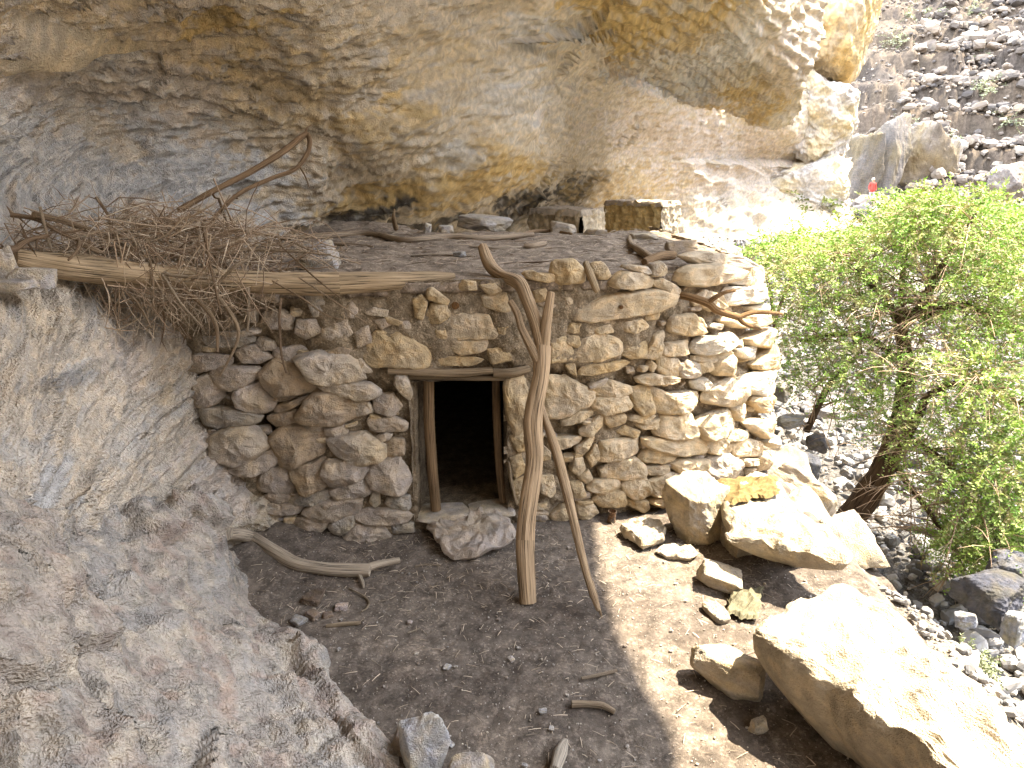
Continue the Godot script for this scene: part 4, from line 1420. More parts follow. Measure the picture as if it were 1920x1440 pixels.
func reveal(hut: Node3D, org: Vector3):
	# mud-smeared sides, head and sill of the doorway
	var V := PackedVector3Array()
	var I := PackedInt32Array()
	var C := PackedColorArray()
	var strips: Array = []
	for e in [0, 1]:
		var x: float = DOOR[e]
		strips.append([Vector3(x, DOOR[2] - 0.06, 0), Vector3(x, DOOR[3] + 0.05, 0), e])
	strips.append([Vector3(DOOR[0] - 0.02, DOOR[3], 0), Vector3(DOOR[1] + 0.02, DOOR[3], 0), 2])
	strips.append([Vector3(DOOR[0] - 0.02, DOOR[2], 0), Vector3(DOOR[1] + 0.02, DOOR[2], 0), 3])
	for st in strips:
		var nz := 14
		var nl := 30
		var base := V.size()
		for j in nl:
			for i in nz:
				var p: Vector3 = st[0].lerp(st[1], float(j) / (nl - 1))
				var zf := -4.46 - 0.19 * (p.x + 0.75) / 0.9
				p.z = zf + 0.005 - 0.52 * float(i) / (nz - 1)
				var d := 0.016 * n_fbm.get_noise_3dv(p * 5.0) + 0.005 * n_fbm.get_noise_3dv(p * 22.0)
				if st[2] == 0:
					p.x += d - 0.03 * (1.0 - ss(0.0, 0.25, float(i) / nz))
				elif st[2] == 1:
					p.x += d + 0.03 * (1.0 - ss(0.0, 0.25, float(i) / nz))
				else:
					p.y += d
				V.append(p - org)
				C.append(Color(0.43, 0.35, 0.25) * (1.0 + 0.3 * n_fbm.get_noise_3dv(p * 9.0)))
		for j in nl - 1:
			for i in nz - 1:
				var a := base + j * nz + i
				I.append_array([a, a + nz, a + 1, a + 1, a + nz, a + nz + 1])
	put("door_reveal", mesh_of(V, I, C), M.mud, hut)
	# earth floor inside
	V = PackedVector3Array()
	C = PackedColorArray()
	for j in 12:
		for i in 12:
			V.append(Vector3(-2.3 + 4.1 * i / 11.0, 0.06 + 0.02 * n_fbm.get_noise_2d(i * 0.9, j * 0.9), lerpf(-4.75 - 0.45 * ss(0.0, 1.2, -2.3 + 4.1 * i / 11.0) - 0.5 * ss(1.1, 1.8, -2.3 + 4.1 * i / 11.0), -8.65, j / 11.0)) - org)
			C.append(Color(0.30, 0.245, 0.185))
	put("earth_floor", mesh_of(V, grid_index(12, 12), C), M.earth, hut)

func roof_y(x: float, z: float) -> float:
	return 1.665 + 0.035 * n_fbm.get_noise_2d(x * 1.3, z * 1.3) + 0.02 * n_fbm.get_noise_2d(x * 4.0, z * 4.0) + 0.08 * ss(-7.6, -8.8, z) * ss(-0.6, -1.6, x)

func build_roof(hut: Node3D, org: Vector3):
	var S := PackedFloat32Array()
	var s := 0.0
	while s < 13.9:
		S.append(s)
		s += 0.05
	var nb := 120
	var V := PackedVector3Array()
	var C := PackedColorArray()
	for j in nb + 4:
		for i in S.size():
			var b := float(j - 4) / (nb - 1)
			var f := wall_point(S[i], 1.66, -0.01 + 0.045 * n_fbm.get_noise_2d(S[i] * 4.0, 2.0))
			var back := Vector3(minf(f.x, 1.6) * 0.9 - 0.5 * ss(0.0, -2.5, f.x), 0, -8.1 - 0.6 * ss(-0.6, -1.6, f.x))
			var p: Vector3
			if j < 4:                                         # ragged drip edge and underside
				p = f
				p.y = roof_y(f.x, f.z) - 0.085 + 0.02 * j
				if j == 0:
					p += (back - f).normalized() * 0.5
					p.y = 1.55
				elif j == 3:
					p.y = roof_y(f.x, f.z) - 0.012
			else:
				p = f.lerp(back, b * b * 0.5 + b * 0.5)
				p.y = roof_y(p.x, p.z) + 0.007 * n_fbm.get_noise_2d(p.x * 13.0, p.z * 13.0)
			V.append(p - org)
			var g := n_fbm.get_noise_2d(p.x * 2.2, p.z * 2.2)
			var g2 := n_fbm.get_noise_2d(p.x * 9.0, p.z * 9.0)
			var col := Color(0.40, 0.335, 0.27).lerp(Color(0.50, 0.42, 0.335), ss(-0.25, 0.3, g + 0.5 * g2))
			col = col.lerp(Color(0.21, 0.17, 0.14), 0.6 * ss(0.15, 0.4, g2 - 0.5 * g))
			C.append(col)
	put("earth_roof", mesh_of(V, grid_index(S.size(), nb + 4, null, true), C), M.earth, hut)
	# ceiling over the room
	V = PackedVector3Array()
	C = PackedColorArray()
	for j in 8:
		for i in 21:
			var q := wall_point(0.5 * i, 1.5, 0.2)
			V.append(Vector3(q.x, 1.5 + 0.02 * (j % 2), lerpf(q.z, -8.4, j / 7.0)) - org)
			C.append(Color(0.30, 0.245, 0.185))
	put("ceiling", mesh_of(V, grid_index(21, 8), C), M.mud, hut)
	# the living rock closes the room on the left
	V = PackedVector3Array()
	C = PackedColorArray()
	for j in 8:
		for i in 8:
			V.append(Vector3(-2.3 + 0.1 * n_fbm.get_noise_2d(i * 0.7, j * 0.7), -0.1 + 1.75 * j / 7.0, -4.3 - 4.2 * i / 7.0) - org)
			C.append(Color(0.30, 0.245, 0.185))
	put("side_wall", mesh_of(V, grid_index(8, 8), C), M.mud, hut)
	V = PackedVector3Array()
	C = PackedColorArray()
	for j in 8:
		for i in 8:
			V.append(Vector3(-2.6 + 4.2 * i / 7.0, -0.1 + 1.68 * j / 7.0, -7.95 + 0.1 * n_fbm.get_noise_2d(i * 0.7, j * 0.7)) - org)
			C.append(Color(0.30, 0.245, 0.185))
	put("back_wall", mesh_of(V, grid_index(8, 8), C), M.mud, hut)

func door_timber(hut: Node3D, org: Vector3):
	var grey := Color(0.47, 0.38, 0.27)
	var wp := func(px: float, py: float, outw: float) -> Vector3:
		var h := wall_hit(px, py)
		return h[0] + h[1] * outw - org
	var T := Tube.new()
	tube(T, [wp.call(728, 694, 0.015), wp.call(790, 695, 0.035), wp.call(860, 697, 0.03), wp.call(922, 693, 0.03)], [0.024, 0.026, 0.026, 0.022], 12, 8, grey, 0.12, 1)
	put("lintel", tube_mesh(T), M.wood, hut)
	T = Tube.new()
	tube(T, [wp.call(925, 699, 0.01), wp.call(960, 697, 0.03), wp.call(992, 692, 0.0)], [0.030, 0.03, 0.026], 12, 8, grey * 0.9, 0.15, 2)
	put("lintel", tube_mesh(T), M.wood, hut)
	T = Tube.new()
	tube(T, [wp.call(765, 709, -0.03), wp.call(840, 709, 0.0), wp.call(925, 709, 0.0), wp.call(985, 709, -0.02)], [0.018, 0.017, 0.018, 0.016], 10, 8, grey * 0.8, 0.15, 3)
	put("lintel", tube_mesh(T), M.wood, hut)
	for d in [-0.16, -0.28, -0.40]:
		T = Tube.new()
		tube(T, [Vector3(-0.78, 1.075, -4.52 + d) - org, Vector3(0.12, 1.085, -4.62 + d) - org], [0.04, 0.036], 10, 10, grey * 0.7, 0.12, 4)
		put("lintel", tube_mesh(T), M.wood, hut)
	T = Tube.new()
	tube(T, [wp.call(805, 712, -0.09), wp.call(807, 800, -0.09), wp.call(813, 890, -0.08), wp.call(819, 962, -0.05)], [0.034, 0.036, 0.036, 0.034], 14, 8, Color(0.33, 0.235, 0.145), 0.08, 5)
	put("door_post", tube_mesh(T), M.wood, hut)
	T = Tube.new()
	tube(T, [wp.call(934, 712, -0.09), wp.call(936, 800, -0.08), wp.call(940, 880, -0.08), wp.call(946, 948, -0.06)], [0.026, 0.027, 0.027, 0.025], 12, 8, Color(0.30, 0.215, 0.135), 0.08, 6)
	put("door_post", tube_mesh(T), M.wood, hut)
	T = Tube.new()
	tube(T, [wp.call(953, 864, 0.02), wp.call(957, 900, 0.03), wp.call(966, 940, 0.05)], [0.010, 0.012, 0.010], 8, 6, grey, 0.1, 7)
	put("wedge_stick", tube_mesh(T), M.wood, hut)
	# flat sill stones
	for q in [[-0.46, -4.60, 0.36], [-0.14, -4.66, 0.32]]:
		var o := put("sill_stone", rock_mesh(1300 + int(q[2] * 100.0), Vector3(q[2], 0.07, 0.24), Color(0.55, 0.48, 0.39), 9, 7, 0.05, 22.0, 0.9), M.stone, hut)
		o.position = Vector3(q[0], 0.095, q[1]) - org
		o.rotation.y = 0.2
	# ends of roof timbers and pegs that stick out of the wall
	for a in [[853, 572, 0.024, 0.03, 0.0, 0.0], [1157, 568, 0.014, 0.07, 0.0, -0.02]]:
		T = Tube.new()
		var h := wall_hit(a[0], a[1])
		var p: Vector3 = h[0]
		tube(T, [p - h[1] * 0.25 - org, p + h[1] * a[3] + Vector3(a[4], a[5], 0) - org], [a[2], a[2]], 12, 4, grey, 0.08, 9, Color(0.20, 0.11, 0.05))
		put("roof_timber_end", tube_mesh(T), M.wood, hut)

# ================================================================ timber, poles and brushwood
const GREY_WOOD := Color(0.54, 0.455, 0.36)
const WARM_WOOD := Color(0.60, 0.465, 0.32)
const PALE_WOOD := Color(0.64, 0.57, 0.48)

func pts(a: Array) -> Array:                 # [px, py, t, px, py, t ...]
	var out := []
	for k in range(0, a.size(), 3):
		out.append(spot(a[k], a[k + 1], a[k + 2]))
	return out

func flat_pts(a: Array, y: float, lift: Array = []) -> Array:     # [px, py, px, py ...] lying on the level y
	var out := []
	for k in range(0, a.size(), 2):
		var p := on_y(a[k], a[k + 1], y)
		if lift.size() > k / 2:
			p.y += lift[k / 2]
		out.append(p)
	return out

func roof_pts(a: Array, r: float) -> Array:
	var out := []
	for k in range(0, a.size(), 2):
		var p := on_y(a[k], a[k + 1], 1.675)
		p.y = roof_y(p.x, p.z) + r * 0.8
		out.append(p)
	return out

func local(P: Array, org: Vector3) -> Array:
	var out := []
	for p in P:
		out.append(p - org)
	return out

func pole(called: String, label: String, category: String, P: Array, R: Array, col: Color, seed_: int, group := "", segs := 14, per := 10, bump := 0.10) -> MeshInstance3D:
	var org: Vector3 = P[0]
	var T := Tube.new()
	tube(T, local(P, org), R, segs, per, col, bump, seed_)
	var o := put(called, tube_mesh(T), M.wood)
	o.position = org
	tag(o, label, category, group)
	return o

func build_wood():
	# the heavy beam along the roof edge
	pole("roof_beam", "long thick weathered beam along the front edge of the hut roof", "beam",
		pts([25, 484, 3.42, 110, 499, 3.6, 220, 511, 3.85, 330, 522, 4.08, 450, 528, 4.25, 600, 533, 4.40, 720, 529, 4.5, 800, 524, 4.6, 852, 518, 4.68]),
		[0.04, 0.06, 0.068, 0.066, 0.064, 0.064, 0.058, 0.046, 0.018], Color(0.54, 0.435, 0.30), 11, "", 26, 12, 0.13)
	# the forked pole that leans on the wall
	var base := ground(990, 1128)
	var fork := thing("forked_pole", base, "tall forked driftwood pole leaning on the wall right of the doorway", "pole")
	var T := Tube.new()
	tube(T, local(pts([990, 1129, 4.205, 986, 1060, 4.21, 985, 1000, 4.24, 993, 930, 4.27, 1003, 860, 4.31, 999, 790, 4.35, 1014, 705, 4.40, 1017, 650, 4.43]), base), [0.048, 0.051, 0.053, 0.052, 0.050, 0.057, 0.048, 0.054], 20, 9, WARM_WOOD, 0.10, 13)
	var fork_stem := put("stem", tube_mesh(T), M.wood, fork)
	T = Tube.new()
	tube(T, local(pts([1019, 675, 4.42, 1010, 620, 4.43, 990, 565, 4.47, 974, 532, 4.53, 940, 517, 4.72, 917, 495, 4.84, 905, 462, 4.92]), base), [0.034, 0.039, 0.040, 0.041, 0.038, 0.043, 0.030], 18, 9, WARM_WOOD, 0.10, 14, Color(0.17, 0.09, 0.045))
	put("branch", tube_mesh(T), M.wood, fork_stem)
	T = Tube.new()
	tube(T, local(pts([1020, 672, 4.42, 1024, 610, 4.40, 1033, 548, 4.40]), base), [0.031, 0.029, 0.023], 16, 9, WARM_WOOD * 1.08, 0.10, 15)
	put("branch", tube_mesh(T), M.wood, fork_stem)
	T = Tube.new()
	tube(T, local(pts([1016, 690, 4.41, 998, 655, 4.40, 980, 620, 4.42, 970, 588, 4.45, 957, 565, 4.48]), base), [0.030, 0.027, 0.023, 0.022, 0.019], 16, 9, WARM_WOOD, 0.10, 16)
	put("branch", tube_mesh(T), M.wood, fork_stem)
	# the thinner pole beside it
	var b2 := ground(1128, 1158)
	var p2 := thing("leaning_pole", b2, "thin pole with a split pointed foot, leaning beside the forked pole", "pole")
	T = Tube.new()
	tube(T, local(pts([1004, 730, 4.52, 1022, 785, 4.46, 1044, 850, 4.36, 1057, 900, 4.30, 1072, 960, 4.22, 1086, 1020, 4.16, 1100, 1075, 4.10, 1113, 1115, 4.06, 1122, 1145, 4.05]), b2), [0.016, 0.022, 0.028, 0.029, 0.026, 0.023, 0.020, 0.022, 0.010], 16, 8, WARM_WOOD, 0.12, 17)
	var thin_stem := put("stem", tube_mesh(T), M.wood, p2)
	T = Tube.new()
	tube(T, local(pts([1108, 1090, 4.10, 1120, 1130, 4.06, 1130, 1162, 4.04]), b2), [0.016, 0.012, 0.003], 10, 6, WARM_WOOD * 0.9, 0.2, 18)
	put("splinter", tube_mesh(T), M.wood, thin_stem)
	# branch on the ground at the left
	var b3 := ground(690, 1082)
	var g3 := thing("fallen_branch", b3, "thick pale forked branch lying on the ground before the hut wall", "branch")
	T = Tube.new()
	var P := pts([425, 1000, 4.35])
	P.append_array(flat_pts([470, 1028, 520, 1052, 560, 1070, 610, 1078, 650, 1080, 694, 1080], 0.0, [0.08, 0.055, 0.045, 0.042, 0.04, 0.04]))
	tube(T, local(P, b3), [0.04, 0.041, 0.041, 0.04, 0.037, 0.04, 0.038], 18, 9, PALE_WOOD, 0.09, 19)
	var fallen_stem := put("stem", tube_mesh(T), M.wood, g3)
	T = Tube.new()
	tube(T, local(flat_pts([680, 1080, 710, 1072, 750, 1064], 0.0, [0.045, 0.05, 0.05]), b3), [0.026, 0.022, 0.019], 14, 8, PALE_WOOD * 1.05, 0.09, 20)
	put("branch", tube_mesh(T), M.wood, fallen_stem)
	T = Tube.new()
	tube(T, local(flat_pts([672, 1082, 680, 1096, 682, 1104], 0.0, [0.03, 0.015, 0.004]), b3), [0.014, 0.011, 0.004], 10, 5, PALE_WOOD, 0.09, 21)
	put("branch", tube_mesh(T), M.wood, fallen_stem)
	# bent bough propped against the cliff
	var bb := spot(336, 394, 4.9)
	var bent := thing("bent_bough", bb, "long bough bent double like a hairpin, propped against the grey cliff", "branch")
	T = Tube.new()
	tube(T, local(pts([336, 394, 4.9, 400, 358, 5.2, 470, 322, 5.5, 530, 285, 5.8, 565, 257, 6.0, 576, 252, 6.05, 581, 268, 6.0, 574, 292, 5.9, 552, 318, 5.7, 510, 334, 5.5, 450, 362, 5.2, 410, 400, 5.0, 376, 440, 4.8]), bb), [0.018, 0.020, 0.022, 0.024, 0.024, 0.022, 0.019, 0.018, 0.016, 0.015, 0.015, 0.014, 0.012], 12, 7, Color(0.36, 0.25, 0.155), 0.08, 22)
	var bent_stem := put("stem", tube_mesh(T), M.wood, bent)
	for a in [[pts([572, 254, 6.05, 576, 240, 6.1, 585, 234, 6.15]), 0.009], [pts([561, 312, 5.75, 572, 330, 5.75, 580, 352, 5.75]), 0.007], [pts([440, 366, 5.2, 436, 372, 5.15, 446, 372, 5.1]), 0.009], [pts([400, 366, 5.15, 404, 371, 5.1, 412, 372, 5.1]), 0.008]]:
		T = Tube.new()
		tube(T, local(a[0], bb), [a[1], a[1] * 0.8, a[1] * 0.4], 8, 5, Color(0.33, 0.23, 0.14), 0.08, 23)
		put("twig", tube_mesh(T), M.wood, bent_stem)
	# poles lying on the roof
	pole("roof_pole", "long crooked grey pole lying across the back of the earth roof", "pole", roof_pts([470, 446, 600, 444, 690, 441, 760, 453, 840, 449, 900, 450, 1000, 443], 0.03), [0.02, 0.03, 0.032, 0.03, 0.033, 0.032, 0.022], GREY_WOOD, 31)
	pole("roof_pole", "thin brown curved stick at the right end of the long grey roof pole", "pole", roof_pts([960, 446, 1000, 437, 1040, 436, 1072, 440], 0.02), [0.012, 0.02, 0.02, 0.012], Color(0.36, 0.26, 0.17), 32)
	pole("roof_pole", "slender grey stick parallel to and below the long roof pole, left side", "pole", roof_pts([500, 462, 580, 458, 640, 459, 700, 462], 0.015), [0.01, 0.016, 0.016, 0.01], GREY_WOOD, 33)
	pole("roof_pole", "thin straight pale stick on the middle of the earth roof", "pole", roof_pts([770, 476, 830, 477, 892, 480], 0.01), [0.009, 0.01, 0.007], PALE_WOOD, 34)
	pole("roof_pole", "short pale straight stick ending at the log stump on the roof", "pole", roof_pts([880, 462, 930, 463, 984, 461], 0.012), [0.012, 0.013, 0.012], PALE_WOOD, 35)
	pole("roof_log", "short log stump lying in the middle of the earth roof", "log", roof_pts([984, 461, 1000, 461, 1022, 458], 0.028), [0.028, 0.027, 0.02], GREY_WOOD, 36)
	pole("roof_log", "curved smooth bough on the right part of the roof, bending down to a cut log", "log", roof_pts([1180, 447, 1184, 462, 1200, 476, 1222, 489], 0.03), [0.018, 0.026, 0.032, 0.03], Color(0.47, 0.38, 0.28), 37)
	pole("roof_log", "short cut log on the roof edge touching the curved bough", "log", roof_pts([1208, 494, 1235, 488, 1261, 481], 0.034), [0.026, 0.034, 0.037], Color(0.36, 0.25, 0.15), 38)
	pole("upright_stick", "splintered stick standing upright at the back of the roof", "stick", [on_y(742, 428, 1.72), spot(738, 408, 7.6), spot(740, 392, 7.6)], [0.028, 0.022, 0.006], Color(0.40, 0.30, 0.19), 39)
	pole("roof_twig", "thin dark curved twig on the roof right of the forked pole", "twig", roof_pts([945, 494, 985, 492, 1020, 491, 1045, 487], 0.006), [0.004, 0.006, 0.006, 0.003], Color(0.20, 0.14, 0.10), 40)
	pole("roof_twig", "thin curved twig near the left front of the roof by the beam", "twig", roof_pts([515, 430, 525, 446, 545, 452], 0.01), [0.006, 0.008, 0.006], Color(0.30, 0.22, 0.15), 41)
	# antler-like branch stuck in the wall
	var wb := wall_hit(1268, 553)
	var wo: Vector3 = wb[0]
	var hook := thing("hook_branch", wo, "antler-shaped brown branch stuck into the right end of the wall", "branch")
	var out := func(px: float, py: float, o_: float) -> Vector3:
		var h := wall_hit(px, py)
		return h[0] + h[1] * o_ - wo
	T = Tube.new()
	tube(T, [out.call(1266, 552, -0.08), out.call(1280, 555, 0.06), out.call(1297, 564, 0.16), out.call(1306, 575, 0.19), out.call(1325, 584, 0.22), out.call(1338, 588, 0.24)], [0.026, 0.026, 0.027, 0.024, 0.022, 0.022], 14, 7, Color(0.36, 0.235, 0.125), 0.08, 42)
	var hook_stem := put("stem", tube_mesh(T), M.wood, hook)
	for a in [[[out.call(1296, 564, 0.16), out.call(1303, 552, 0.20), out.call(1314, 543, 0.22), out.call(1328, 539, 0.24)], 0.017], [[out.call(1334, 588, 0.24), out.call(1350, 579, 0.27), out.call(1372, 580, 0.30), out.call(1398, 584, 0.30)], 0.017], [[out.call(1333, 587, 0.24), out.call(1343, 600, 0.25), out.call(1362, 610, 0.27)], 0.015]]:
		T = Tube.new()
		tube(T, a[0], [a[1], a[1], a[1] * 0.8, a[1] * 0.6], 12, 7, Color(0.34, 0.215, 0.11), 0.08, 43)
		put("branch", tube_mesh(T), M.wood, hook_stem)
	# peg poking from the top of the wall
	var pg := wall_hit(1105, 520)
	pole("wall_peg", "smooth pale curved peg sticking out under the roof edge", "peg", [wall_hit(1100, 496)[0] + Vector3(0, 0.0, -0.05), wall_hit(1103, 508)[0] + Vector3(0, 0, 0.07), wall_hit(1112, 532)[0] + Vector3(0, 0, 0.14), wall_hit(1116, 540)[0] + Vector3(0, 0, 0.15)], [0.02, 0.024, 0.024, 0.016], Color(0.58, 0.47, 0.32), 44)
	# sticks on the ground
	pole("ground_stick", "short bent stick with knobby ends on the ground in the lower middle", "stick", flat_pts([1072, 1327, 1100, 1327, 1130, 1330, 1152, 1340], 0.0, [0.02, 0.02, 0.02, 0.015]), [0.017, 0.015, 0.016, 0.012], Color(0.45, 0.37, 0.28), 51)
	pole("ground_stick", "thin straight stick on the ground just above the knobby one", "stick", flat_pts([1090, 1276, 1122, 1270, 1156, 1261], 0.0, [0.012, 0.012, 0.012]), [0.008, 0.009, 0.008], Color(0.50, 0.42, 0.33), 52)
	pole("ground_stick", "whitish weathered splinter of wood at the bottom edge of the ground", "stick", flat_pts([1040, 1460, 1050, 1425, 1060, 1396], 0.0, [0.04, 0.035, 0.02]), [0.022, 0.028, 0.012], Color(0.60, 0.56, 0.50), 53)
	pole("ground_stick", "small broken stick by the outcrop, left side of the ground", "stick", flat_pts([612, 1178, 645, 1174, 676, 1172], 0.0, [0.012, 0.012, 0.012]), [0.011, 0.012, 0.010], Color(0.49, 0.40, 0.29), 54)
	pole("ground_stick", "crooked thin twig beside the pinkish flat pebble", "stick", flat_pts([655, 1105, 680, 1118, 692, 1130, 688, 1142, 678, 1148], 0.0, [0.006, 0.006, 0.006, 0.006, 0.006]), [0.004, 0.006, 0.006, 0.005, 0.004], Color(0.46, 0.39, 0.30), 55)
	pole("ground_stick", "thin twig on the ground between the doorway and the fallen branch", "stick", flat_pts([778, 1064, 800, 1060, 826, 1062], 0.0, [0.006, 0.006, 0.006]), [0.005, 0.006, 0.004], Color(0.45, 0.38, 0.30), 56)
	pole("ground_stick", "straight pale straw-like stick in the middle of the ground", "stick", flat_pts([764, 1188, 778, 1183, 788, 1179], 0.0, [0.004, 0.004, 0.004]), [0.004, 0.004, 0.003], Color(0.55, 0.49, 0.40), 57)
	build_brush()

func build_brush():
	var org := spot(330, 500, 4.2)
	var pile := thing("brush_pile", org, "tangled heap of dry thorny brushwood on the left end of the roof beam", "brushwood")
	var r := RandomNumberGenerator.new()
	r.seed = 77
	var browns := [Color(0.32, 0.235, 0.16), Color(0.38, 0.29, 0.20), Color(0.45, 0.36, 0.26), Color(0.26, 0.19, 0.13), Color(0.50, 0.42, 0.32)]
	# bigger sticks that can be told apart
	var sticks := [
		[[20, 403, 3.6, 70, 412, 3.65, 120, 440, 3.75, 200, 470, 3.95], 0.012], [[64, 402, 3.6, 130, 418, 3.8, 200, 445, 4.0, 300, 490, 4.3], 0.016], [[110, 412, 3.85, 160, 430, 4.0, 260, 470, 4.3], 0.014],
		[[0, 470, 3.1, 25, 468, 3.2, 50, 452, 3.3, 90, 442, 3.4], 0.016], [[75, 388, 3.6, 88, 440, 3.6, 97, 472, 3.55], 0.008], [[180, 370, 4.1, 200, 400, 4.1, 208, 425, 4.1], 0.009], [[150, 452, 3.6, 145, 470, 3.5, 128, 488, 3.45], 0.009],
		[[150, 455, 3.85, 170, 465, 3.8, 195, 475, 3.85], 0.017], [[410, 372, 4.7, 425, 420, 4.6, 432, 462, 4.5], 0.008], [[300, 512, 4.0, 320, 516, 3.95, 390, 522, 4.0], 0.010], [[370, 440, 4.6, 410, 400, 4.7, 442, 370, 4.8], 0.010],
		[[330, 430, 4.4, 420, 432, 4.5, 520, 445, 4.6, 600, 478, 4.7], 0.009], [[370, 470, 4.3, 460, 468, 4.4, 560, 472, 4.5, 620, 478, 4.6], 0.010], [[190, 448, 4.1, 280, 425, 4.3, 400, 412, 4.5], 0.010],
		[[305, 515, 3.95, 340, 570, 3.9, 378, 612, 3.88], 0.009], [[380, 420, 4.2, 395, 500, 4.05, 415, 590, 4.0], 0.008], [[330, 530, 4.05, 380, 572, 4.0, 405, 610, 4.02, 408, 660, 4.05], 0.014], [[400, 545, 4.1, 440, 600, 4.08, 445, 640, 4.1, 412, 705, 4.12], 0.011],
		[[527, 560, 4.2, 524, 600, 4.15, 527, 660, 4.15, 537, 700, 4.15], 0.008], [[465, 540, 4.2, 466, 580, 4.2, 464, 622, 4.22], 0.011], [[330, 600, 4.25, 345, 620, 4.2, 358, 636, 4.2], 0.012], [[282, 490, 3.95, 288, 540, 3.9, 286, 580, 3.9], 0.007],
		[[225, 535, 3.9, 260, 570, 3.9, 284, 615, 3.92], 0.008], [[300, 560, 4.0, 308, 600, 4.0, 303, 640, 4.02], 0.006], [[410, 530, 4.1, 440, 500, 4.05, 470, 485, 4.1], 0.009], [[520, 455, 4.4, 590, 520, 4.25, 640, 560, 4.2], 0.005],
		[[480, 510, 4.3, 560, 555, 4.2, 610, 590, 4.2, 645, 600, 4.2], 0.005], [[560, 520, 4.2, 620, 560, 4.2, 688, 606, 4.2], 0.005],
	]
	var k := 0
	for s in sticks:
		var T := Tube.new()
		var P := local(pts(s[0]), org)
		var c: Color = browns[k % 5] * 1.15
		tube(T, P, [s[1], s[1] * 0.9, s[1] * 0.55], 8, 6, c, 0.12, 60 + k)
		for q in r.randi_range(2, 5):
			var i := r.randi_range(0, P.size() - 2)
			var f := r.randf()
			var p: Vector3 = (P[i] as Vector3).lerp(P[i + 1], f)
			var d := Vector3(r.randfn(), r.randfn(), r.randfn()).normalized() * r.randf_range(0.02, 0.10)
			tube(T, [p, p + d * 0.5 + Vector3(0, 0.004, 0), p + d], [s[1] * 0.4, s[1] * 0.3, 0.001], 5, 2, c, 0.0, 0)
		put("branch", tube_mesh(T), M.wood, pile)
		k += 1
	# the fine tangle
	var T := Tube.new()
	for q in 860:
		var hang := q % 4 == 3
		var px: float
		var py: float
		var tt: float
		var a: Vector3
		var d: Vector3
		if hang:
			px = 320.0 + 90.0 * r.randfn()
			px = clampf(px, 190.0, 520.0)
			py = r.randf_range(515.0, 575.0)
			tt = 3.55 + px * 0.0014 + r.randf_range(-0.05, 0.18)
			a = spot(px, py, tt) - org
			d = Vector3(r.randf_range(-0.6, 0.9), r.randf_range(-1.2, 0.1), r.randf_range(-0.4, 0.4)).normalized()
		else:
			px = 320.0 + 130.0 * r.randfn()
			px = clampf(px, 70.0, 610.0)
			var high := 405.0 + absf(px - 300.0) * 0.10
			py = r.randf_range(high, 505.0 + 0.03 * px)
			tt = 3.55 + px * 0.0017 + r.randf_range(-0.05, 0.45) * (1.0 - (py - 400.0) / 260.0)
			a = spot(px, py, tt) - org
			d = Vector3(r.randfn() * 1.0, r.randfn() * 0.42, r.randfn() * 0.6).normalized()
		var ln := r.randf_range(0.15, 0.62)
		var bend := Vector3(r.randfn(), r.randfn(), r.randfn()) * 0.10
		var c: Color = browns[r.randi() % 5] * r.randf_range(0.8, 1.25)
		var rad := r.randf_range(0.0018, 0.0042)
		var P := [a - d * ln * 0.5, a - d * ln * 0.15 + bend * ln, a + d * ln * 0.2 + bend * ln * 0.8, a + d * ln * 0.5]
		tube(T, P, [rad, rad * 0.9, rad * 0.7, rad * 0.4], 4, 2, c, 0.0, 0)
		for w in r.randi_range(1, 4):
			var p: Vector3 = (P[1] as Vector3).lerp(P[3], r.randf())
			var e := (Vector3(r.randfn(), r.randfn(), r.randfn()) * 0.8 + d).normalized() * r.randf_range(0.02, 0.14)
			tube(T, [p, p + e * 0.5 + bend * 0.03, p + e], [rad * 0.6, rad * 0.5, rad * 0.2], 3, 1, c, 0.0, 0)
	stuff(put("twigs", tube_mesh(T), M.twig, pile))

# ================================================================ loose rocks of the terrace
func boulder(called: String, label: String, at: Vector3, size: Vector3, col: Color, seed_: int, turn := Vector3.ZERO, n := 16, cuts := 9, rough := 0.05, box := 0.82, group := "") -> MeshInstance3D:
	var o := put(called, rock_mesh(seed_, size, col, n, cuts, rough, 34.0, box), M.stone)
	o.position = at
	o.rotation = turn
	tag(o, label, "rock", group)
	return o

func slab(called: String, label: String, outline: Array, y: float, thick: float, deep: float, col: Color, seed_: int, facets := 3, tilt_ := Vector3.ZERO, segs := 72, rings := 20, rim := 0.6, steep := 0.4) -> MeshInstance3D:
	var P: Array[Vector3] = []
	var cc := Vector3.ZERO
	for k in range(0, outline.size(), 2):
		var p := on_y(outline[k], outline[k + 1], y)
		P.append(p)
		cc += p
	cc /= P.size()
	var poly := PackedVector2Array()
	for p in P:
		poly.append(Vector2(p.x - cc.x, -(p.z - cc.z)))
	if poly_area(poly) < 0.0:
		poly.reverse()
	var o := put(called, outline_stone(poly, thick, deep, seed_, col, facets, segs, rings, 1.3 if seed_ != 321 else 1.7, rim, steep), M.stone)
	o.transform = Transform3D(Basis.from_euler(tilt_) * Basis(Vector3.RIGHT, Vector3.FORWARD, Vector3.UP), cc - Vector3(0, thick, 0))
	tag(o, label, "rock")
	return o

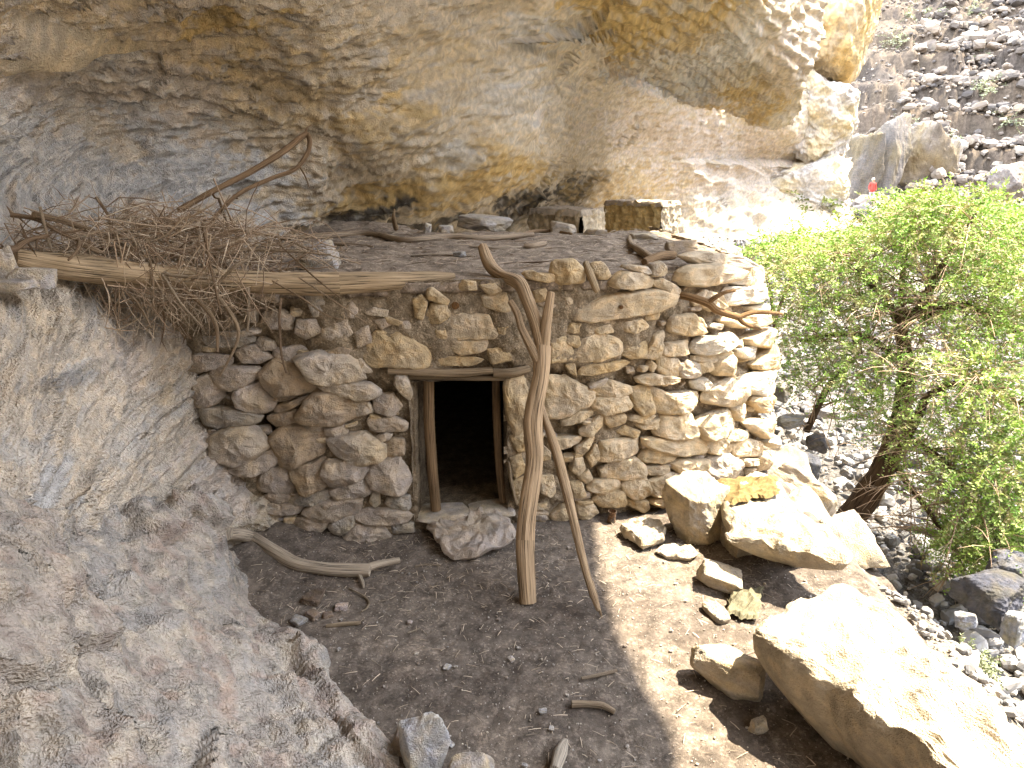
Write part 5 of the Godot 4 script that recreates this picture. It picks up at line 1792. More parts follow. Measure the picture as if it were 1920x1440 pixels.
func build_rocks():
	var pale := Color(0.53, 0.46, 0.355)
	var buff := Color(0.52, 0.44, 0.32)
	var pink := Color(0.40, 0.335, 0.285)
	# threshold stone
	slab("threshold_stone", "rough pinkish-grey boulder lying in front of the doorway as a step", [798, 968, 820, 955, 900, 950, 940, 956, 974, 985, 968, 1000, 895, 1022, 850, 1024, 820, 1004], 0.11, 0.11, 0.03, Color(0.48, 0.415, 0.355), 301, 4, Vector3(0.12, 0, 0.05), 60, 16, 0.75, 0.25)
	# sunlit group at the foot of the wall
	boulder("block_stone", "big squarish buff block at the wall foot beside the yellow sacking", ground(1304, 1012) + Vector3(0.02, 0.17, -0.10), Vector3(0.40, 0.42, 0.36), buff, 311, Vector3(0.1, 0.5, 0.05), 22, 10, 0.07, 0.88)
	slab("flat_stone", "flat sunlit stone left of the big squarish block", [1160, 982, 1178, 966, 1236, 968, 1250, 985, 1246, 1002, 1205, 1012], 0.09, 0.10, 0.03, pale, 312, 3)
	slab("flat_stone", "low flat slab half buried in dust below the squarish block", [1228, 1030, 1250, 1015, 1290, 1018, 1312, 1030, 1300, 1045, 1250, 1040], 0.03, 0.035, 0.03, pale, 313, 2, Vector3.ZERO, 40, 10)
	slab("table_slab", "broad overhanging sunlit slab behind the small rocks, right of the squarish block", [1364, 988, 1374, 962, 1440, 945, 1520, 962, 1562, 995, 1602, 1030, 1592, 1050, 1520, 1030, 1440, 1012, 1384, 1000], 0.32, 0.15, 0.04, pale, 314, 4, Vector3(0.02, 0, 0.04), 90, 22, 0.8, 0.25)
	slab("ledge_slab", "pale slab at the outer wall corner carrying the yellow sacking", [1352, 945, 1366, 905, 1420, 880, 1452, 884, 1500, 940, 1530, 972, 1440, 985, 1372, 972], 0.27, 0.12, 0.26, pale, 315, 3, Vector3.ZERO, 72, 16)
	boulder("under_rock", "shadowed stone propping up the table slab", ground(1400, 1040) + Vector3(0.02, 0.07, -0.15), Vector3(0.34, 0.22, 0.3), buff, 316, Vector3(0, 0.4, 0))
	boulder("under_rock", "dark stone beneath the right end of the table slab", ground(1530, 1080) + Vector3(0.0, 0.07, -0.25), Vector3(0.42, 0.24, 0.34), buff, 317, Vector3(0, 0.2, 0))
	boulder("sunlit_rock", "wedge-shaped sunlit rock between the table slab and the green cloth", ground(1348, 1105) + Vector3(0.02, 0.05, -0.05), Vector3(0.30, 0.14, 0.18), pale, 318, Vector3(0.1, -0.5, -0.12), 16, 8, 0.06)
	slab("sunlit_rock", "flat sunlit stone left of the crumpled green cloth", [1312, 1128, 1335, 1122, 1362, 1140, 1372, 1160, 1350, 1165], 0.03, 0.04, 0.03, pale, 319, 2, Vector3.ZERO, 36, 8)
	# the great slab in the lower right
	slab("great_slab", "huge sun-bleached slab along the terrace edge, lower right", [1418, 1160, 1440, 1112, 1500, 1085, 1588, 1058, 1645, 1088, 1705, 1160, 1805, 1262, 1945, 1395, 2150, 1620, 1980, 1640, 1880, 1530, 1780, 1432, 1690, 1352, 1610, 1300, 1560, 1262, 1480, 1222], 0.42, 0.42, 0.06, Color(0.56, 0.49, 0.385), 321, 7, Vector3(0.0, 0, 0.03), 170, 50, 0.86, 0.13)
	boulder("sunlit_rock", "long rounded rock lying against the left side of the great slab", ground(1372, 1300) + Vector3(0.0, 0.075, -0.06), Vector3(0.40, 0.19, 0.20), buff, 322, Vector3(0.0, -0.55, -0.08), 20, 7, 0.05)
	boulder("small_rock", "small buff stone on the sunlit ground below the long rounded rock", ground(1422, 1372) + Vector3(0, 0.025, 0), Vector3(0.085, 0.06, 0.06), buff, 323, Vector3(0, 0.3, 0), 9)
	# bottom edge
	boulder("edge_rock", "upright bluish-white rock at the bottom edge beside the outcrop", ground(795, 1420) + Vector3(0.0, 0.08, 0.02), Vector3(0.20, 0.30, 0.18), Color(0.56, 0.55, 0.54), 331, Vector3(0.1, 0.5, 0.15), 18, 8, 0.06)
	boulder("edge_rock", "low tan rock cut by the bottom edge of the view", ground(880, 1440) + Vector3(0, 0.02, 0.03), Vector3(0.20, 0.12, 0.14), Color(0.46, 0.40, 0.33), 332, Vector3(0, 0.3, 0.1), 14)
	boulder("edge_rock", "brown lump of earth and stone behind the upright bluish-white rock", ground(775, 1395) + Vector3(-0.02, 0.03, 0), Vector3(0.16, 0.13, 0.12), Color(0.34, 0.27, 0.21), 333, Vector3(0, 0.9, 0.1), 14)
	# stones on the rock ledge under the beam, far left
	var lg := Color(0.50, 0.46, 0.41)
	boulder("ledge_stone", "rounded stone on the ledge under the left end of the beam", spot(62, 520, 3.2), Vector3(0.19, 0.10, 0.16), lg, 341, Vector3(0, 0.3, -0.1), 14)
	boulder("ledge_stone", "flat stone at the left margin below the rounded ledge stone", spot(22, 534, 3.1), Vector3(0.17, 0.055, 0.14), lg * 0.95, 342, Vector3(0, 0.1, -0.05), 14)
	boulder("ledge_stone", "upright stone at the left margin under the end of the beam", spot(5, 495, 3.15), Vector3(0.12, 0.16, 0.12), lg * 1.05, 343, Vector3(0, 0.6, 0.1), 14)
	# stones on the roof
	var rs := [["roof_stone", "large pale boulder on the left of the roof behind the brush", 585, 498, 80, 55, lg], ["roof_stone", "pale rock at the back left corner of the roof against the cliff", 598, 408, 44, 22, lg], ["roof_stone", "small pointed white stone at the back of the roof", 802, 434, 18, 18, Color(0.6, 0.57, 0.52)], ["roof_stone", "broad low rock at the back of the roof left of the far huts", 905, 428, 90, 26, lg * 0.9],
		["roof_stone", "rounded rock at the roof back in front of the lower far hut", 1055, 434, 50, 22, Color(0.48, 0.42, 0.34)], ["roof_stone", "low rock at the roof back below the gap between the far huts", 1120, 436, 44, 12, Color(0.48, 0.42, 0.34)], ["roof_stone", "flat sunlit rock at the roof back below the taller far hut", 1210, 443, 60, 14, Color(0.50, 0.44, 0.35)],
		["roof_stone", "thin dark flake of stone in the middle of the roof", 862, 478, 26, 10, Color(0.33, 0.32, 0.31)], ["roof_stone", "angular stone on the right side of the roof behind the slabs", 1282, 470, 60, 32, Color(0.45, 0.38, 0.30)], ["roof_stone", "small stone beside the long pole, back left of the roof", 575, 462, 30, 10, lg * 0.8], ["roof_stone", "pale stone lying at the middle back of the roof", 835, 434, 36, 14, lg]]
	var k := 0
	for a in rs:
		var p := on_y(a[2], a[3], 1.69)
		var t: float = -p.z
		var w: float = a[4] * t * 1.06 / FOCAL
		var h: float = a[5] * t * 1.06 / FOCAL
		p.y = roof_y(p.x, p.z) + h * 0.36
		p.z -= w * 0.25
		boulder(a[0], a[1], p, Vector3(w, h, w * 0.8), a[6], 350 + k, Vector3(0, k * 0.8, 0.1), 12, 8)
		k += 1
	# rubble along the outer edge of the terrace
	var r := RandomNumberGenerator.new()
	r.seed = 9
	for q in 14:
		var z := -8.0 + q * 0.25
		var x := 2.2 + 0.10 * r.randfn()
		boulder("terrace_edge_rock", "one of the rough pale rocks along the outer edge of the terrace", Vector3(x, -0.22 + 0.06 * r.randf(), z), Vector3(r.randf_range(0.35, 0.6), r.randf_range(0.25, 0.4), r.randf_range(0.35, 0.6)), pale * r.randf_range(0.8, 1.0), 400 + q, Vector3(r.randf(), r.randf() * 3.0, r.randf() * 0.4), 12, 9, 0.07, 0.82, "rocks of the terrace edge")

# ================================================================ cloth, tin, pebbles, litter
func cloth(called: String, label: String, corners: Array, y: float, col: Color, seed_: int, wrinkle: float, turn: float, fold := 1.0) -> MeshInstance3D:
	var P: Array[Vector3] = []
	for k in range(0, corners.size(), 2):
		P.append(on_y(corners[k], corners[k + 1], y))
	var org := (P[0] + P[2]) * 0.5
	var nx := 64
	var ny := 48
	var V := PackedVector3Array()
	var C := PackedColorArray()
	var UV := PackedVector2Array()
	for j in ny:
		for i in nx:
			var u := float(i) / (nx - 1)
			var v := float(j) / (ny - 1)
			var eu := u + 0.10 * n_fbm.get_noise_2d(v * 3.0 + seed_, 1.0)
			var ev := v + 0.14 * n_fbm.get_noise_2d(u * 3.0 + seed_, 9.0)
			var p := P[0].lerp(P[1], eu).lerp(P[3].lerp(P[2], eu), ev)
			var a := Vector2(p.x, p.z).rotated(turn)
			var f := 0.55 + 0.9 * n_fbm.get_noise_2d(a.x * 2.6 + seed_, a.y * 7.0 * fold)
			var g := 1.0 - 1.6 * absf(n_one.get_noise_2d(a.x * 4.5 + a.y * 2.0, a.y * 6.5 + seed_))
			var edge := minf(minf(u, 1.0 - u), minf(v, 1.0 - v))
			p.y = y + wrinkle * (0.9 * f * f + 0.5 * g * g - 0.45) * (0.35 + 0.65 * ss(0.0, 0.2, edge)) - 0.02 * (1.0 - ss(0.0, 0.08, edge)) + 0.012
			V.append(p - org)
			var n := n_fbm.get_noise_3dv(p * 7.0)
			C.append(col * (1.0 + 0.35 * n))
			UV.append(Vector2(u, v))
	var o := put(called, mesh_of(V, grid_index(nx, ny), C, UV), M.cloth)
	o.position = org
	tag(o, label, "cloth")
	return o

func build_small_things():
	cloth("sacking", "crumpled yellow-ochre sacking cloth draped on the pale ledge slab", [1338, 900, 1456, 892, 1462, 925, 1372, 946], 0.30, Color(0.27, 0.195, 0.085), 3, 0.04, 0.25)
	cloth("rag", "crumpled olive-green rag on the ground beside the great slab", [1372, 1104, 1430, 1100, 1424, 1160, 1362, 1150], 0.03, Color(0.24, 0.22, 0.145), 14, 0.038, 0.7, 0.8)
	# tin can
	var base := ground(1146, 978)
	var can := thing("tin_can", base, "small rusty open tin can standing at the foot of the wall", "tin can")
	var prof := [Vector2(0.0, 0.004), Vector2(0.028, 0.004), Vector2(0.0295, 0.0), Vector2(0.0295, 0.006), Vector2(0.028, 0.008), Vector2(0.028, 0.078), Vector2(0.0298, 0.080), Vector2(0.0298, 0.083), Vector2(0.0272, 0.083), Vector2(0.0266, 0.012), Vector2(0.0, 0.010)]
	var V := PackedVector3Array()
	var C := PackedColorArray()
	var n := 24
	for q in prof:
		for s in n + 1:
			var a := TAU * s / n
			V.append(Vector3(cos(a) * q.x, q.y, sin(a) * q.x))
			C.append(Color(0.30, 0.27, 0.24))
	put("body", mesh_of(V, grid_index(n + 1, prof.size(), null, true), C), M.tin, can)
	can.rotation = Vector3(0.06, 0, -0.05)
	# pebbles that can be told apart
	var r := RandomNumberGenerator.new()
	r.seed = 31
	var tint := [Color(0.46, 0.42, 0.38), Color(0.40, 0.37, 0.34), Color(0.50, 0.44, 0.36), Color(0.35, 0.29, 0.24)]
	var named := [[640, 1140, 30, "pinkish flat pebble on the ground left of the doorway step", Color(0.52, 0.43, 0.38)], [838, 1252, 20, "grey oval pebble in the middle of the shaded ground", Color(0.44, 0.42, 0.40)], [958, 1238, 18, "pale pebble on the shaded ground below the forked pole", Color(0.50, 0.45, 0.40)], [855, 1251, 9, "tiny pale pebble touching the grey oval one", Color(0.52, 0.48, 0.43)], [768, 1168, 14, "small pinkish pebble left of the middle of the ground", Color(0.47, 0.40, 0.36)], [845, 1394, 18, "small grey stone right of the upright rock at the bottom", Color(0.46, 0.45, 0.44)], [1018, 1336, 18, "greyish lump left of the knobby stick", Color(0.40, 0.38, 0.36)], [1034, 1370, 16, "slim grey stone near the bottom of the ground", Color(0.46, 0.44, 0.42)], [588, 1158, 34, "brown clod of earth in the corner by the outcrop", Color(0.27, 0.21, 0.165)], [615, 1156, 26, "smaller brown clod right of the larger one", Color(0.29, 0.225, 0.175)], [590, 1125, 52, "dark crumbly heap of dung and earth under the fallen branch", Color(0.17, 0.13, 0.10)], [560, 1170, 36, "grey stone against the foot of the outcrop", Color(0.40, 0.38, 0.36)], [535, 1000, 26, "pale chip of stone at the foot of the left wall", Color(0.48, 0.45, 0.41)]]
	var k := 0
	for a in named:
		var p := ground(a[0], a[1])
		var w: float = a[2] * -p.z * 1.1 / FOCAL
		var o := put("pebble" if w < 0.09 else "loose_stone", rock_mesh(500 + k, Vector3(w, w * 0.4, w * 0.75), a[4], 8, 7, 0.07), M.stone)
		o.position = p + Vector3(0, terrace_y(p.x, p.z) + w * 0.13, 0)
		o.rotation.y = k * 1.1
		tag(o, a[3], "pebble" if w < 0.09 else "stone")
		k += 1
	var vari: Array = []
	for q in 8:
		vari.append(rock_mesh(560 + q, Vector3(1.0, 0.5, 0.8), tint[q % 4], 5, 7, 0.08))
	for q in 150:
		var p := Vector3(r.randf_range(-1.1, 1.9), 0, r.randf_range(-4.35, -2.35))
		if p.x < -0.45 - (-2.48 - p.z) * 0.8:
			continue
		var o := put("pebble", vari[r.randi() % 8], M.stone)
		var w := 0.010 + 0.016 * pow(r.randf(), 2.0)
		o.position = p + Vector3(0, terrace_y(p.x, p.z) + w * 0.2, 0)
		o.rotation.y = r.randf() * TAU
		o.scale = Vector3.ONE * w
		tag(o, "tiny pale pebble lying loose on the terrace ground", "pebble", "small pebbles on the terrace")
	# grit and straw, uncountable
	var grit := MultiMeshInstance3D.new()
	grit.name = "grit"
	var mm := MultiMesh.new()
	mm.transform_format = MultiMesh.TRANSFORM_3D
	mm.use_colors = true
	mm.mesh = rock_mesh(590, Vector3(1, 0.7, 0.8), Color(1, 1, 1), 2, 5, 0.05)
	var cnt := 5200
	mm.instance_count = cnt
	for q in cnt:
		var p := Vector3(r.randf_range(-1.6, 2.1), 0, -1.9 - 2.8 * r.randf())
		p.y = terrace_y(p.x, p.z)
		var w := 0.003 + 0.007 * pow(r.randf(), 3.0)
		mm.set_instance_transform(q, Transform3D(Basis(Vector3.UP, r.randf() * TAU).scaled(Vector3.ONE * w), p + Vector3(0, 0.002, 0)))
		var c: Color = tint[r.randi() % 4] * r.randf_range(0.55, 1.15)
		mm.set_instance_color(q, c)
	grit.multimesh = mm
	grit.material_override = M.plain
	add_child(grit)
	tag(grit, "fine grit and crumbs of stone strewn over the terrace ground", "grit")
	stuff(grit)
	var T := Tube.new()
	for q in 1100:
		var p := Vector3(r.randf_range(-1.5, 1.9), 0, -1.9 - 2.7 * r.randf())
		if q % 3 == 0:
			p = Vector3(-0.3 + 0.8 * r.randfn(), 0, -4.05 + 0.3 * r.randfn())
		p.y = terrace_y(p.x, p.z) + 0.005
		var a := r.randf() * TAU
		var d := Vector3(cos(a), r.randf_range(-0.05, 0.12), sin(a)) * r.randf_range(0.008, 0.034)
		var c := Color(0.40, 0.33, 0.25) * r.randf_range(0.7, 1.4)
		var rad := r.randf_range(0.0009, 0.0022)
		tube(T, [p - d, p + Vector3(0, 0.002, 0), p + d], [rad, rad, rad * 0.7], 3, 1, c, 0.0, 0)
	var st := put("straw_litter", tube_mesh(T), M.twig)
	tag(st, "scattered bits of straw and twig on the terrace ground", "litter")
	stuff(st)
	# litter on the roof
	T = Tube.new()
	for q in 420:
		var p := Vector3(r.randf_range(-2.0, 1.5), 0, r.randf_range(-8.3, -5.1))
		p.y = roof_y(p.x, p.z) + 0.006
		var a := r.randf() * TAU
		var d := Vector3(cos(a), r.randf_range(-0.05, 0.15), sin(a)) * r.randf_range(0.03, 0.11)
		tube(T, [p - d, p + Vector3(0, 0.004, 0), p + d], [0.003, 0.003, 0.002], 3, 1, Color(0.36, 0.29, 0.22) * r.randf_range(0.5, 1.4), 0.0, 0)
	st = put("roof_litter", tube_mesh(T), M.twig)
	tag(st, "scattered twigs and chaff on the earth roof of the hut", "litter")
	stuff(st)

# ================================================================ the two huts farther along the ledge
func far_hut(label: String, cols: Array, top: float, base_y: float, holes: Array, mud: Color, stone_side: Color, seed_: int):
	# cols: [px, t] of left end, near corner, right end
	var A := spot(cols[0][0], 420, cols[0][1])
	var B := spot(cols[1][0], 420, cols[1][1])
	var D := spot(cols[2][0], 420, cols[2][1])
	var org := Vector3(B.x, base_y, B.z)
	var hut := thing("far_hut", org, label, "hut")
	var E := A + (D - B)
	var faces := [[A, B, mud, 0], [B, D, stone_side, 1], [D, E, stone_side, 2], [E, A, mud, 3]]
	for f in faces:
		var a: Vector3 = f[0]
		var b: Vector3 = f[1]
		var nx := 90
		var ny := 60
		var n := (b - a).cross(Vector3.UP).normalized() * -1.0
		n.y = 0
		var V := PackedVector3Array()
		var C := PackedColorArray()
		var keep := PackedByteArray()
		for j in ny:
			for i in nx:
				var u := float(i) / (nx - 1)
				var v := float(j) / (ny - 1)
				var y := lerpf(base_y, top + 0.14 * n_fbm.get_noise_2d(u * 6.0 + seed_ + f[3], 3.0), v)
				var p := Vector3(lerpf(a.x, b.x, u), y, lerpf(a.z, b.z, u))
				var c := n_cell.get_noise_3d(p.x * 4.5, p.y * 8.0, p.z * 4.5)
				var fb := n_fbm.get_noise_3dv(p * 3.0)
				p += n * (0.10 * fb + (0.05 if f[3] == 1 or f[3] == 2 else 0.02) * c)
				V.append(p - org)
				var cv := n_cellv.get_noise_3d(p.x * 4.5, p.y * 8.0, p.z * 4.5)
				var col: Color = f[2]
				C.append(col * (1.0 + 0.15 * cv + 0.25 * fb))
				var k := 1
				if f[3] == 0:
					for h in holes:
						if u > h[0] and u < h[0] + h[2] and v > h[1] and v < h[1] + h[3]:
							k = 0
				keep.append(k)
		put("wall", mesh_of(V, grid_index(nx, ny, keep, true), C), M.stone, hut)
	# openings: dark recesses
	for h in holes:
		var u0: float = h[0] - 0.012
		var u1: float = h[0] + h[2] + 0.012
		var y0: float = lerpf(base_y, top, h[1] - 0.02)
		var y1: float = lerpf(base_y, top, h[1] + h[3] + 0.02)
		var inn := Vector3(-(B - A).z, 0, (B - A).x).normalized() * -1.0
		if inn.dot(E - A) < 0:
			inn = -inn
		var q := []
		for d in [0.03, 0.6]:
			for u in [u0, u1]:
				for y in [y0, y1]:
					var p: Vector3 = A.lerp(B, u)
					p.y = y
					q.append(p + inn * d - org)
		var V := PackedVector3Array(q)
		var I := PackedInt32Array([4, 5, 6, 5, 7, 6, 0, 1, 4, 1, 5, 4, 2, 6, 3, 3, 6, 7, 0, 4, 2, 2, 4, 6, 1, 3, 5, 3, 7, 5])
		var C := PackedColorArray()
		for k in 8:
			C.append(Color(0.10, 0.08, 0.06))
		put("window_recess", mesh_of(V, I, C), M.plain, hut)
	# roof
	var V := PackedVector3Array()
	var C := PackedColorArray()
	var m := 30
	for j in m:
		for i in m:
			var u := lerpf(-0.04, 1.04, float(i) / (m - 1))
			var v := lerpf(-0.04, 1.04, float(j) / (m - 1))
			var p := A + (B - A) * u + (D - B) * v
			var edge := minf(minf(i, m - 1 - i), minf(j, m - 1 - j))
			p.y = top + (0.05 if edge > 0 else -0.08) + 0.05 * n_fbm.get_noise_3d(p.x * 3.0, seed_, p.z * 3.0)
			V.append(p - org)
			C.append(Color(0.42, 0.36, 0.29) * (1.0 + 0.3 * n_fbm.get_noise_2d(p.x * 6.0, p.z * 6.0)))
	put("earth_roof", mesh_of(V, grid_index(m, m, null, true), C), M.stone, hut)

func build_far_huts():
	far_hut("taller ochre mud-walled hut with two small square windows, far back", [[1134, 22.6], [1238, 21.4], [1272, 22.4]], 1.30, -0.40, [[0.13, 0.24, 0.06, 0.17], [0.40, 0.22, 0.06, 0.17]], Color(0.60, 0.45, 0.22), Color(0.56, 0.49, 0.38), 3)
	far_hut("lower rubble hut with a rough flat roof left of the windowed hut", [[992, 15.4], [1088, 14.6], [1129, 15.4]], 1.47, -0.40, [], Color(0.40, 0.33, 0.23), Color(0.56, 0.49, 0.38), 8)

# ================================================================ trees and bushes
class Leaves:
	var V := PackedVector3Array()
	var N := PackedVector3Array()
	var C := PackedColorArray()
	var I := PackedInt32Array()

func leaflet(L: Leaves, p: Vector3, d: Vector3, side: Vector3, ln: float, wd: float, c: Color):
	var b := L.V.size()
	var n := d.cross(side).normalized()
	L.V.append(p)
	L.V.append(p + d * ln * 0.5 + side * wd)
	L.V.append(p + d * ln)
	L.V.append(p + d * ln * 0.5 - side * wd)
	for k in 4:
		L.N.append(n)
		L.C.append(c)
	L.I.append_array([b, b + 1, b + 2, b, b + 2, b + 3])

func leaves_mesh(L: Leaves) -> ArrayMesh:
	var arr := []
	arr.resize(Mesh.ARRAY_MAX)
	arr[Mesh.ARRAY_VERTEX] = L.V
	arr[Mesh.ARRAY_NORMAL] = L.N
	arr[Mesh.ARRAY_COLOR] = L.C
	arr[Mesh.ARRAY_INDEX] = L.I
	var m := ArrayMesh.new()
	m.add_surface_from_arrays(Mesh.PRIMITIVE_TRIANGLES, arr)
	return m

# sprays of pinnate leaves filling ellipsoids; each spray starts on a twig
func sprays(L: Leaves, T: Tube, blobs: Array, r: RandomNumberGenerator, greens: Array, twig: Color, leaf_len: float, spray_len: float, droop: float, bare: float):
	for b in blobs:
		var c: Vector3 = b[0]
		var s: Vector3 = b[1]
		for q in int(b[2]):
			var v := Vector3(r.randfn(), r.randfn(), r.randfn()).normalized() * pow(r.randf(), 0.45)
			var p := c + v * s
			var outd := (v * Vector3(1, 0.6, 1) + Vector3(r.randfn(), r.randfn() * 0.6, r.randfn()) * 0.45).normalized()
			var ln := spray_len * r.randf_range(0.6, 1.4)
			var e1 := p + outd * ln * 0.5 + Vector3(0, 0.06 * ln, 0)
			var e2 := p + outd * ln + Vector3(0, -droop * ln, 0)
			var rad := 0.0035 * spray_len / 0.4
			tube(T, [p, e1, e2], [rad, rad * 0.7, rad * 0.25], 3, 1, twig * r.randf_range(0.7, 1.3), 0.0, 0)
			if r.randf() < bare:
				continue
			var g: Color = greens[r.randi() % greens.size()]
			g = g * r.randf_range(0.75, 1.3)
			var cnt := 18
			for k in cnt:
				var f := 0.12 + 0.88 * k / (cnt - 1)
				var a := p.lerp(e1, f * 2.0) if f < 0.5 else e1.lerp(e2, f * 2.0 - 1.0)
				var ax := (e2 - p).normalized()
				var up := Vector3(r.randfn() * 0.5, 1.0, r.randfn() * 0.5)
				var sd := ax.cross(up).normalized()
				if k % 2 == 0:
					sd = -sd
				var d := (sd + ax * 0.5 + Vector3(r.randfn(), r.randfn(), r.randfn()) * 0.35).normalized()
				leaflet(L, a, d, d.cross(Vector3(r.randfn(), r.randfn(), r.randfn())).normalized(), leaf_len * r.randf_range(0.7, 1.3), leaf_len * 0.24, g)

func build_trees():
	var r := RandomNumberGenerator.new()
	r.seed = 404
	var lime := [Color(0.26, 0.41, 0.085), Color(0.31, 0.45, 0.11), Color(0.17, 0.30, 0.065), Color(0.36, 0.46, 0.16), Color(0.23, 0.32, 0.11), Color(0.36, 0.44, 0.13), Color(0.33, 0.30, 0.15)]
	var bark := Color(0.17, 0.125, 0.09)
	# --- the big thorn tree beside the terrace
	var base := spot(1582, 985, 10.6)
	base.y = terrain_y(base.x, base.z) - 0.05
	var tree := thing("thorn_tree", base, "large feathery lime-green tree with a leaning brown trunk beside the terrace", "tree")
	var limbs := [
		[[1578, 1000, 10.6, 1610, 945, 10.6, 1645, 895, 10.6, 1668, 840, 10.6, 1688, 780, 10.6, 1700, 700, 10.6, 1694, 640, 10.6], [0.20, 0.17, 0.16, 0.13, 0.12, 0.11, 0.09]],
		[[1600, 985, 10.3, 1640, 930, 10.2, 1668, 880, 10.1, 1700, 820, 9.9, 1740, 740, 9.7], [0.10, 0.09, 0.08, 0.07, 0.05]],
		[[1694, 650, 10.6, 1690, 605, 10.5, 1720, 585, 10.4, 1752, 590, 10.3, 1748, 570, 10.3], [0.09, 0.085, 0.075, 0.06, 0.04]],
		[[1692, 620, 10.6, 1660, 560, 10.8, 1610, 510, 11.0, 1560, 470, 11.2], [0.06, 0.05, 0.04, 0.02]],
		[[1700, 690, 10.6, 1640, 640, 10.9, 1580, 625, 11.1, 1500, 640, 11.2], [0.06, 0.05, 0.04, 0.02]],
		[[1720, 590, 10.4, 1760, 510, 10.3, 1800, 450, 10.2, 1830, 400, 10.2], [0.06, 0.05, 0.035, 0.015]],
		[[1740, 590, 10.3, 1800, 570, 10.0, 1860, 600, 9.7, 1930, 640, 9.4], [0.05, 0.045, 0.035, 0.02]],
		[[1735, 745, 9.7, 1790, 720, 9.3, 1850, 730, 9.0, 1920, 760, 8.8], [0.05, 0.04, 0.03, 0.015]],
		[[1700, 820, 9.9, 1750, 850, 9.4, 1800, 900, 9.0, 1850, 980, 8.7], [0.05, 0.04, 0.03, 0.015]],
		[[1668, 860, 10.4, 1720, 930, 9.8, 1770, 1000, 9.4, 1810, 1070, 9.2], [0.045, 0.04, 0.03, 0.012]],
		[[1700, 700, 10.6, 1690, 560, 11.0, 1700, 460, 11.2, 1710, 390, 11.3], [0.05, 0.045, 0.03, 0.012]],
		[[1512, 810, 11.2, 1540, 750, 11.2, 1560, 715, 11.2, 1590, 690, 11.2, 1610, 660, 11.1], [0.05, 0.05, 0.045, 0.035, 0.02]],
	]
	var k := 0
	for l in limbs:
		var T := Tube.new()
		tube(T, local(pts(l[0]), base), l[1], 12 if k < 3 else 8, 6, bark, 0.16, 90 + k)
		put("trunk" if k == 0 else "limb", tube_mesh(T), M.bark, tree)
		k += 1
	# fine bare branches between limbs and leaves
	var T := Tube.new()
	for q in 420:
		var l: Array = limbs[r.randi_range(2, limbs.size() - 1)][0]
		var P := local(pts(l), base)
		var i := r.randi_range(0, P.size() - 2)
		var a: Vector3 = (P[i] as Vector3).lerp(P[i + 1], r.randf())
		var d := Vector3(r.randfn(), r.randfn() * 0.6 - 0.1, r.randfn()).normalized() * r.randf_range(0.4, 1.3)
		var c := Color(0.30, 0.215, 0.145) * r.randf_range(0.7, 1.5)
		tube(T, [a, a + d * 0.35 + Vector3(0, 0.06, 0), a + d * 0.7, a + d + Vector3(0, -0.12, 0)], [0.012, 0.009, 0.006, 0.002], 4, 2, c, 0.0, 0)
		for w in 3:
			var p := a + d * r.randf_range(0.3, 1.0)
			var e := (d.normalized() + Vector3(r.randfn(), r.randfn(), r.randfn())).normalized() * r.randf_range(0.15, 0.5)
			tube(T, [p, p + e * 0.5, p + e + Vector3(0, -0.05, 0)], [0.005, 0.004, 0.001], 3, 1, c, 0.0, 0)
	put("branches", tube_mesh(T), M.twig, tree)
	var L := Leaves.new()
	T = Tube.new()
	var B := func(px: float, py: float, t: float, sx: float, sy: float, sz: float, n: int) -> Array:
		return [spot(px, py, t) - base, Vector3(sx, sy, sz), n]
	var blobs := [
		B.call(1500, 520, 11.2, 0.55, 0.45, 0.7, 230), B.call(1480, 600, 11.2, 0.45, 0.35, 0.6, 130), B.call(1590, 500, 11.0, 0.7, 0.5, 0.8, 330), B.call(1690, 450, 11.0, 0.8, 0.5, 0.8, 380), B.call(1790, 430, 10.4, 0.7, 0.5, 0.8, 330), B.call(1870, 500, 9.8, 0.6, 0.6, 0.7, 330),
		B.call(1560, 580, 10.9, 0.5, 0.35, 0.5, 150), B.call(1640, 560, 10.7, 0.5, 0.35, 0.5, 130), B.call(1820, 560, 9.8, 0.6, 0.45, 0.6, 240), B.call(1900, 640, 9.3, 0.5, 0.6, 0.6, 240), B.call(1600, 690, 10.6, 0.5, 0.45, 0.5, 230), B.call(1640, 760, 10.3, 0.4, 0.4, 0.4, 150),
		B.call(1840, 720, 9.0, 0.6, 0.45, 0.6, 260), B.call(1760, 660, 9.7, 0.45, 0.4, 0.5, 140), B.call(1890, 820, 8.8, 0.4, 0.55, 0.5, 200), B.call(1770, 800, 9.3, 0.45, 0.3, 0.4, 110), B.call(1830, 900, 8.8, 0.4, 0.4, 0.4, 170), B.call(1800, 1010, 9.2, 0.3, 0.3, 0.3, 120), B.call(1850, 1060, 9.0, 0.25, 0.25, 0.3, 80),
		B.call(1905, 990, 8.5, 0.4, 0.4, 0.4, 170), B.call(1835, 1040, 8.9, 0.3, 0.3, 0.3, 110), B.call(1880, 870, 8.6, 0.45, 0.4, 0.4, 150), B.call(1890, 930, 8.6, 0.4, 0.5, 0.4, 190), B.call(1860, 1000, 8.7, 0.35, 0.35, 0.35, 130), B.call(1760, 900, 9.3, 0.35, 0.3, 0.35, 90), B.call(1700, 830, 10.0, 0.3, 0.3, 0.3, 60), B.call(1720, 400, 11.0, 0.5, 0.25, 0.6, 150), B.call(1800, 385, 10.6, 0.45, 0.2, 0.5, 130), B.call(1950, 560, 9.4, 0.6, 0.7, 0.7, 200), B.call(1950, 780, 8.6, 0.5, 0.6, 0.6, 150), B.call(1530, 660, 11.2, 0.4, 0.3, 0.4, 90), B.call(1460, 470, 11.6, 0.3, 0.25, 0.4, 70), B.call(1480, 690, 11.4, 0.3, 0.3, 0.4, 70),
	]
